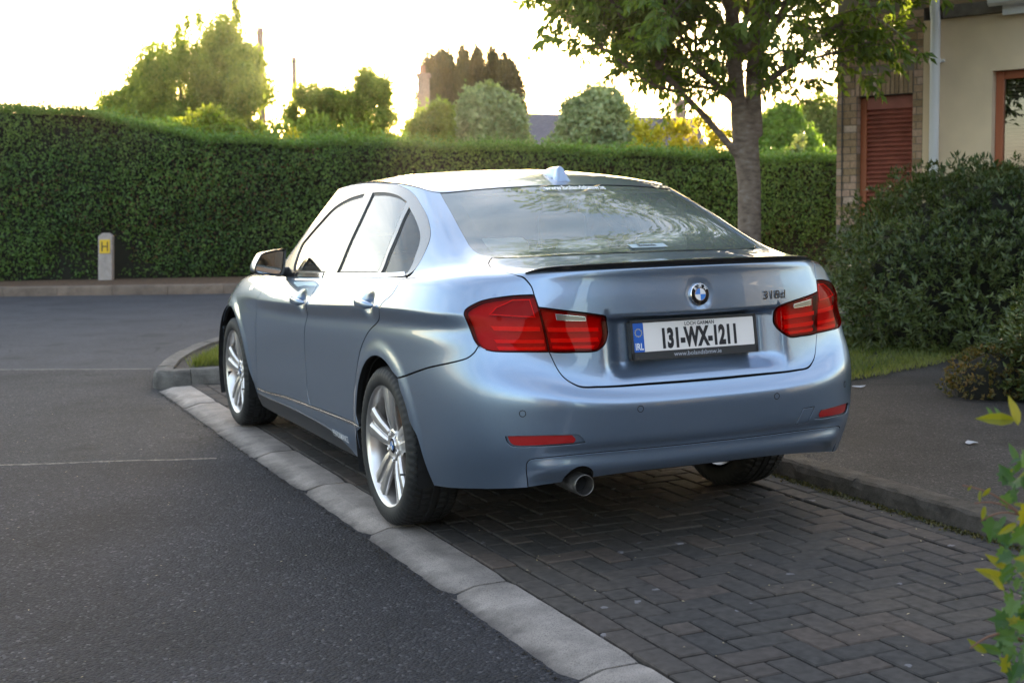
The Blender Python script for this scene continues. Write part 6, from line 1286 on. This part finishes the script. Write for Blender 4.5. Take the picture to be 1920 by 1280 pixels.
# ------------------------------------------------------------------ the house at the right
def house():
    Cn = np.array([5.928, 5.832]); w = np.array([.449, -.892]); w /= np.linalg.norm(w); n = np.array([-w[1]*-1, 0])*0+np.array([-.892, -.449])/math.hypot(.892, .449)
    def H(a, z, o=0.0): return np.array([Cn[0]+w[0]*a+n[0]*o, Cn[1]+w[1]*a+n[1]*o, z])
    root = empty('brick_and_render_house', tuple(H(0, 0))); tag(root, 'house with brick corner pier, louvred cupboard door and cream rendered wall', 'house')
    def hbox(name, a0, a1, z0, z1, o0, o1, mat, parent=root, bev=0):
        V = [H(a, z, o) for o in (o0, o1) for z in (z0, z1) for a in (a0, a1)]; o_ = recalc(link_mesh(name, V, [(0, 1, 3, 2), (4, 6, 7, 5), (0, 4, 5, 1), (2, 3, 7, 6), (0, 2, 6, 4), (1, 5, 7, 3)], mat, parent)); 
        if bev: bevel(o_, bev, 2)
        return o_
    M_MORT = simple('grey_mortar', (.20, .17, .145), .95, bump=(90, .6, .004))
    m, nt, b = new_mat('mixed_facing_brick'); L = nt.links.new; ob = N(nt, 'ShaderNodeObjectInfo'); ge = N(nt, 'ShaderNodeNewGeometry'); nz = N(nt, 'ShaderNodeTexNoise', Scale=45.0, Detail=6.0); L(ge.outputs['Position'], nz.inputs['Vector'])
    r = ramp(nt, ob.outputs['Random'], [(0, (.24, .16, .09)), (.3, (.34, .23, .135)), (.6, (.42, .28, .185)), (.85, (.48, .32, .24)), (1, (.52, .40, .32))]); r2 = ramp(nt, nz.outputs['Fac'], [(.3, (.75,)*3), (.7, (1.1,)*3)]); mx = N(nt, 'ShaderNodeMix', data_type='RGBA', blend_type='MULTIPLY'); mx.inputs[0].default_value = 1; L(r.outputs[0], mx.inputs[6]); L(r2.outputs[0], mx.inputs[7]); L(mx.outputs[2], b.inputs['Base Color']); b.inputs['Roughness'].default_value = .9; bp = N(nt, 'ShaderNodeBump', Strength=.5, Distance=.004); L(nz.outputs['Fac'], bp.inputs['Height']); L(bp.outputs[0], b.inputs['Normal'])
    M_FB = m; M_REND = simple('cream_render', (.66, .52, .36), .92, bump=(120, .5, .004), var=(3, .07))
    A0, A1 = .0, .888; d0, d1, dz = .216, .784, 2.26
    wl = hbox('brick_wall', A0+.003, d0-.003, ZP, 3.05, -.30, -.006, M_MORT); hbox('pier', d1+.003, A1-.003, ZP, dz, -.30, -.006, M_MORT, wl); hbox('wall_over_door', d0-.003, A1-.003, dz+.003, 3.05, -.30, -.006, M_MORT, wl)
    ch = .0705; bl = .150; cache = {}
    def brick(a0, a1, z0, z1):
        g_ = .0045; ww, hh = a1-a0-2*g_, z1-z0-2*g_
        if ww < .02: return
        k = (round(ww, 3), round(hh, 3))
        if k not in cache:
            V = [(0, 0, 0), (ww, 0, 0), (ww, 0, hh), (0, 0, hh), (0, .03, 0), (ww, .03, 0), (ww, .03, hh), (0, .03, hh)]; me = bpy.data.meshes.new('brick'); me.from_pydata(V, [], [(0, 1, 2, 3), (1, 5, 6, 2), (0, 3, 7, 4), (3, 2, 6, 7), (0, 4, 5, 1)]); me.materials.append(M_FB); cache[k] = me
        o = bpy.data.objects.new('brick', cache[k]); COL.objects.link(o); o.parent = wl; p = H(a0+g_, z0+g_, RNG.normal(.004, .0015))-np.array(root.location); o.location = tuple(p); o.rotation_euler = (0, 0, math.atan2(w[1], w[0]))
    z = 1.0; row = 0
    while z < 3.05-.01:
        a = A0-(bl/2 if row % 2 else 0)
        while a < A1:
            x0, x1 = max(a, A0), min(a+bl, A1); z1 = min(z+ch, 3.05)
            segs = [(x0, x1)]
            if z < dz-.001: segs = [(max(x0, A0), min(x1, d0)), (max(x0, d1), min(x1, A1))]
            elif z < dz+.225: segs = [(max(x0, A0), min(x1, d0-.02)), (max(x0, d1+.01), min(x1, A1))]
            for s0, s1_ in segs:
                if s1_-s0 > .03: brick(s0, s1_, z, z1)
            a += bl
        z += ch; row += 1
    for k in range(13): brick(d0-.018+k*.0452, d0-.018+(k+1)*.0452, dz+.004, dz+.222)     # soldier course over the door
    # left reveal of the cupboard opening
    zz = 1.0
    while zz < dz-.03:
        V = [H(d0+.003, zz+.004, -.01), H(d0+.003, zz+.004, -.11), H(d0+.003, zz+ch-.004, -.11), H(d0+.003, zz+ch-.004, -.01)]; o = link_mesh('brick', V, [(0, 1, 2, 3)], M_FB, wl); so = o.modifiers.new('t', 'SOLIDIFY'); so.thickness = .004; zz += ch
    # louvred door with frame
    M_STAIN = simple('red_brown_stain', (.34, .105, .075), .5, var=(8, .2)); M_ORNG = simple('orange_brown_frame', (.36, .10, .04), .45)
    dr = hbox('cupboard_door', d0, d1, ZP, dz, -.16, -.13, M_STAIN); hbox('door_frame', d0+.004, d0+.07, ZP, dz-.01, -.13, -.075, M_ORNG, dr, .006); hbox('door_head', d0+.07, d1, dz-.13, dz-.012, -.13, -.08, M_STAIN, dr, .006); hbox('door_jamb', d1-.035, d1, ZP, dz-.13, -.13, -.082, M_STAIN, dr, .004)
    for k in range(26):
        z0 = dz-.175-k*.0445; V = [H(a, z0+zz, o) for zz, o in ((0, -.082), (.030, -.127), (.036, -.123), (.006, -.078)) for a in (d0+.07, d1-.035)]; recalc(link_mesh('louvre_slat', V, [(0, 1, 3, 2), (2, 3, 5, 4), (4, 5, 7, 6), (6, 7, 1, 0)], M_STAIN, dr))
    # cream render with a recessed window
    w0, w1, wt, wb = 1.548, 2.75, 2.413, 1.15
    rw_ = hbox('rendered_wall', A1+.001, w0, ZP, 2.93, -.30, .006, M_REND); hbox('wall_above_window', w0, w1, wt, 2.93, -.30, .0062, M_REND, rw_); hbox('wall_below_window', w0, w1, ZP, wb, -.30, .0062, M_REND, rw_); hbox('wall_beyond_window', w1, 5.5, ZP, 2.93, -.30, .006, M_REND, rw_)
    wn_ = hbox('window', w0+.001, w1-.001, wb+.001, wt-.001, -.20, -.17, simple('dark_room', (.03, .03, .028), .8)); hbox('window_frame', w0+.002, w0+.075, wb, wt-.002, -.17, -.085, M_ORNG, wn_, .006); hbox('window_head', w0+.075, w1, wt-.075, wt-.002, -.17, -.087, M_ORNG, wn_, .006); hbox('window_rail', w0+.075, w1, wb, wb+.07, -.17, -.087, M_ORNG, wn_, .006)
    gl = link_mesh('window_pane', [H(w0+.075, wb+.07, -.115), H(w1, wb+.07, -.115), H(w1, wt-.075, -.115), H(w0+.075, wt-.075, -.115)], [(0, 1, 2, 3)], glass_mat('house_glass', (.5, .5, .5), .12), wn_)
    for k in range(34): hbox('blind_slat', w0+.09, w1-.03, wb+.09+k*.034, wb+.09+k*.034+.024, -.160, -.155, simple('blind', (.28, .25, .2), .7) if k == 0 else bpy.data.materials['blind'], wn_)
    # stone band, bricks above it, gutter, downpipe
    M_BAND = concrete('weathered_stone_band', (.17, .15, .13), 3, .4); hbox('stone_band', 1.085, 5.5, 2.93, 3.045, -.05, .055, M_BAND, root, .008)
    up_ = hbox('upper_wall', A0, 5.5, 3.052, 5.2, -.30, -.004, M_MORT)
    for k in range(4):
        for j in range(11):
            a = .9+j*.215-(.1 if k % 2 else 0); brick(max(a, .0), a+.215, 3.052+k*ch, 3.052+(k+1)*ch)
    M_PVC = simple('white_plastic', (.72, .72, .74), .35)
    mb = MB(); mb.tube([H(1.03, ZP, .075), H(1.03, 2.60, .075), H(1.03, 2.9, .075), H(1.03, 3.02, .10), H(1.03, 3.4, .10)], [.046]*5, 16); dp_ = recalc(mb.build('downpipe', M_PVC, root, True))
    for zc in (2.52, 1.3): mb = MB(); mb.tube([H(1.03, zc, .075), H(1.03, zc+.045, .075)], [.053, .053], 16); mb.build('pipe_collar', M_PVC, dp_); hbox('pipe_bracket', .96, 1.10, zc+.01, zc+.035, .006, .04, M_PVC, dp_)
    mb = MB(); gp_ = [(0, .0), (.0, -.03), (.03, -.07), (.075, -.085), (.115, -.06), (.125, 0)]
    V = [H(a, 3.06+z, .10+o) for a in (1.56, 5.5) for o, z in gp_]; k = len(gp_); go_ = recalc(mb.add(V, [(i, i+1, k+i+1, k+i) for i in range(k-1)]+[tuple(range(k))]).build('gutter', M_PVC, root)); hbox('gutter_fascia', 1.66, 5.5, 2.90, 3.0, .056, .10, M_PVC, go_)
    # security lamp with its cable, back and side walls, roof
    sl_ = hbox('security_lamp', .085, .165, 2.70, 2.78, .03, .12, M_PLAST, root, .01); hbox('lamp_bracket', .07, .11, 2.75, 2.79, .0, .05, M_PLAST, sl_)
    mb = MB(); mb.tube([H(.065, z, .012) for z in np.linspace(3.0, 1.0, 14)], [.006]*14, 6); mb.build('cable', M_PLAST, root)
    sd = -n; V = [H(0, ZP, -.302), H(0, 5.2, -.302), H(0, 5.2, -7), H(0, ZP, -7), H(5.5, ZP, -7), H(5.5, 5.2, -7), H(5.5, 5.2, -.302), H(5.5, ZP, -.302)]; recalc(link_mesh('side_wall', V, [(0, 1, 2, 3), (3, 2, 5, 4), (4, 5, 6, 7)], M_REND, root))
    V = [H(-.3, 5.15, .4), H(5.8, 5.15, .4), H(5.8, 7.4, -3.6), H(-.3, 7.4, -3.6), H(-.3, 5.15, -7.4), H(5.8, 5.15, -7.4)]; ro = recalc(link_mesh('roof', V, [(0, 1, 2, 3), (3, 2, 5, 4), (0, 3, 4), (1, 5, 2)], simple('roof_tile', (.10, .08, .075), .8), root))
house()

# ------------------------------------------------------------------ unseen houses added behind the camera: they shade and darken what the boot and bumper mirror
def added_house(cx, cy, wd, dp, ez, rz, label):
    root = empty('unseen_added_house', (cx, cy, -.05)); tag(root, label, 'house', 'unseen houses added behind the camera'); x0, x1, y0, y1 = cx-wd/2, cx+wd/2, cy-dp/2, cy+dp/2
    mb = MB(); mb.add([(x0, y0, -.05), (x1, y0, -.05), (x1, y1, -.05), (x0, y1, -.05), (x0, y0, ez), (x1, y0, ez), (x1, y1, ez), (x0, y1, ez), (x0, cy, rz-.1), (x1, cy, rz-.1)], [(0, 1, 5, 4), (2, 3, 7, 6), (1, 2, 6, 9, 5), (3, 0, 4, 8, 7)]); recalc(mb.build('wall', simple('added_house_wall', (.085, .083, .085), .9, var=(6, .2)), root))
    mb = MB(); mb.add([(x0-.3, y1+.4, ez-.2), (x1+.3, y1+.4, ez-.2), (x1+.3, cy, rz), (x0-.3, cy, rz), (x0-.3, y0-.4, ez-.2), (x1+.3, y0-.4, ez-.2)], [(0, 1, 2, 3), (3, 2, 5, 4)]); recalc(mb.build('roof', simple('added_house_roof', (.06, .05, .05), .85), root)).modifiers.new('t', 'SOLIDIFY').thickness = .12
    for k in range(3):
        for z in (.9, 3.3):
            wx = x0+wd*(k+.5)/3; mb = MB(); mb.box((wx-.6, y1-.02, z), (wx+.6, y1+.03, z+1.2)); o = mb.build('window', simple('added_house_window', (.05, .05, .055), .15), root); mb = MB(); mb.box((wx-.68, y1+.031, z-.09), (wx+.68, y1+.09, z)); mb.build('window_sill', simple('pale_sill', (.5, .5, .48), .7), o)
added_house(-6.5, -20, 9, 8, 5.2, 8.0, 'unseen house added behind the camera to the left to darken reflections')
added_house(4.5, -19, 9, 8, 5.2, 8.0, 'unseen house added straight behind the camera to darken reflections')
added_house(14.5, -15, 8, 8, 5.2, 8.0, 'unseen house added behind the camera to the right to darken reflections')

# ------------------------------------------------------------------ evening haze in the air, lit by the low sun
m = bpy.data.materials.new('evening_haze'); m.use_nodes = True; nt = m.node_tree; nt.nodes.remove(nt.nodes['Principled BSDF'])
pv = nt.nodes.new('ShaderNodeVolumePrincipled'); pv.inputs['Color'].default_value = (1.0, .96, .88, 1); pv.inputs['Density'].default_value = .00009; pv.inputs['Anisotropy'].default_value = .82
nt.links.new(pv.outputs[0], nt.nodes['Material Output'].inputs['Volume'])
mb = MB(); mb.box((-90, -60, -1.1), (110, 110, 14)); hz_o = mb.build('haze', m, None, kind='stuff')
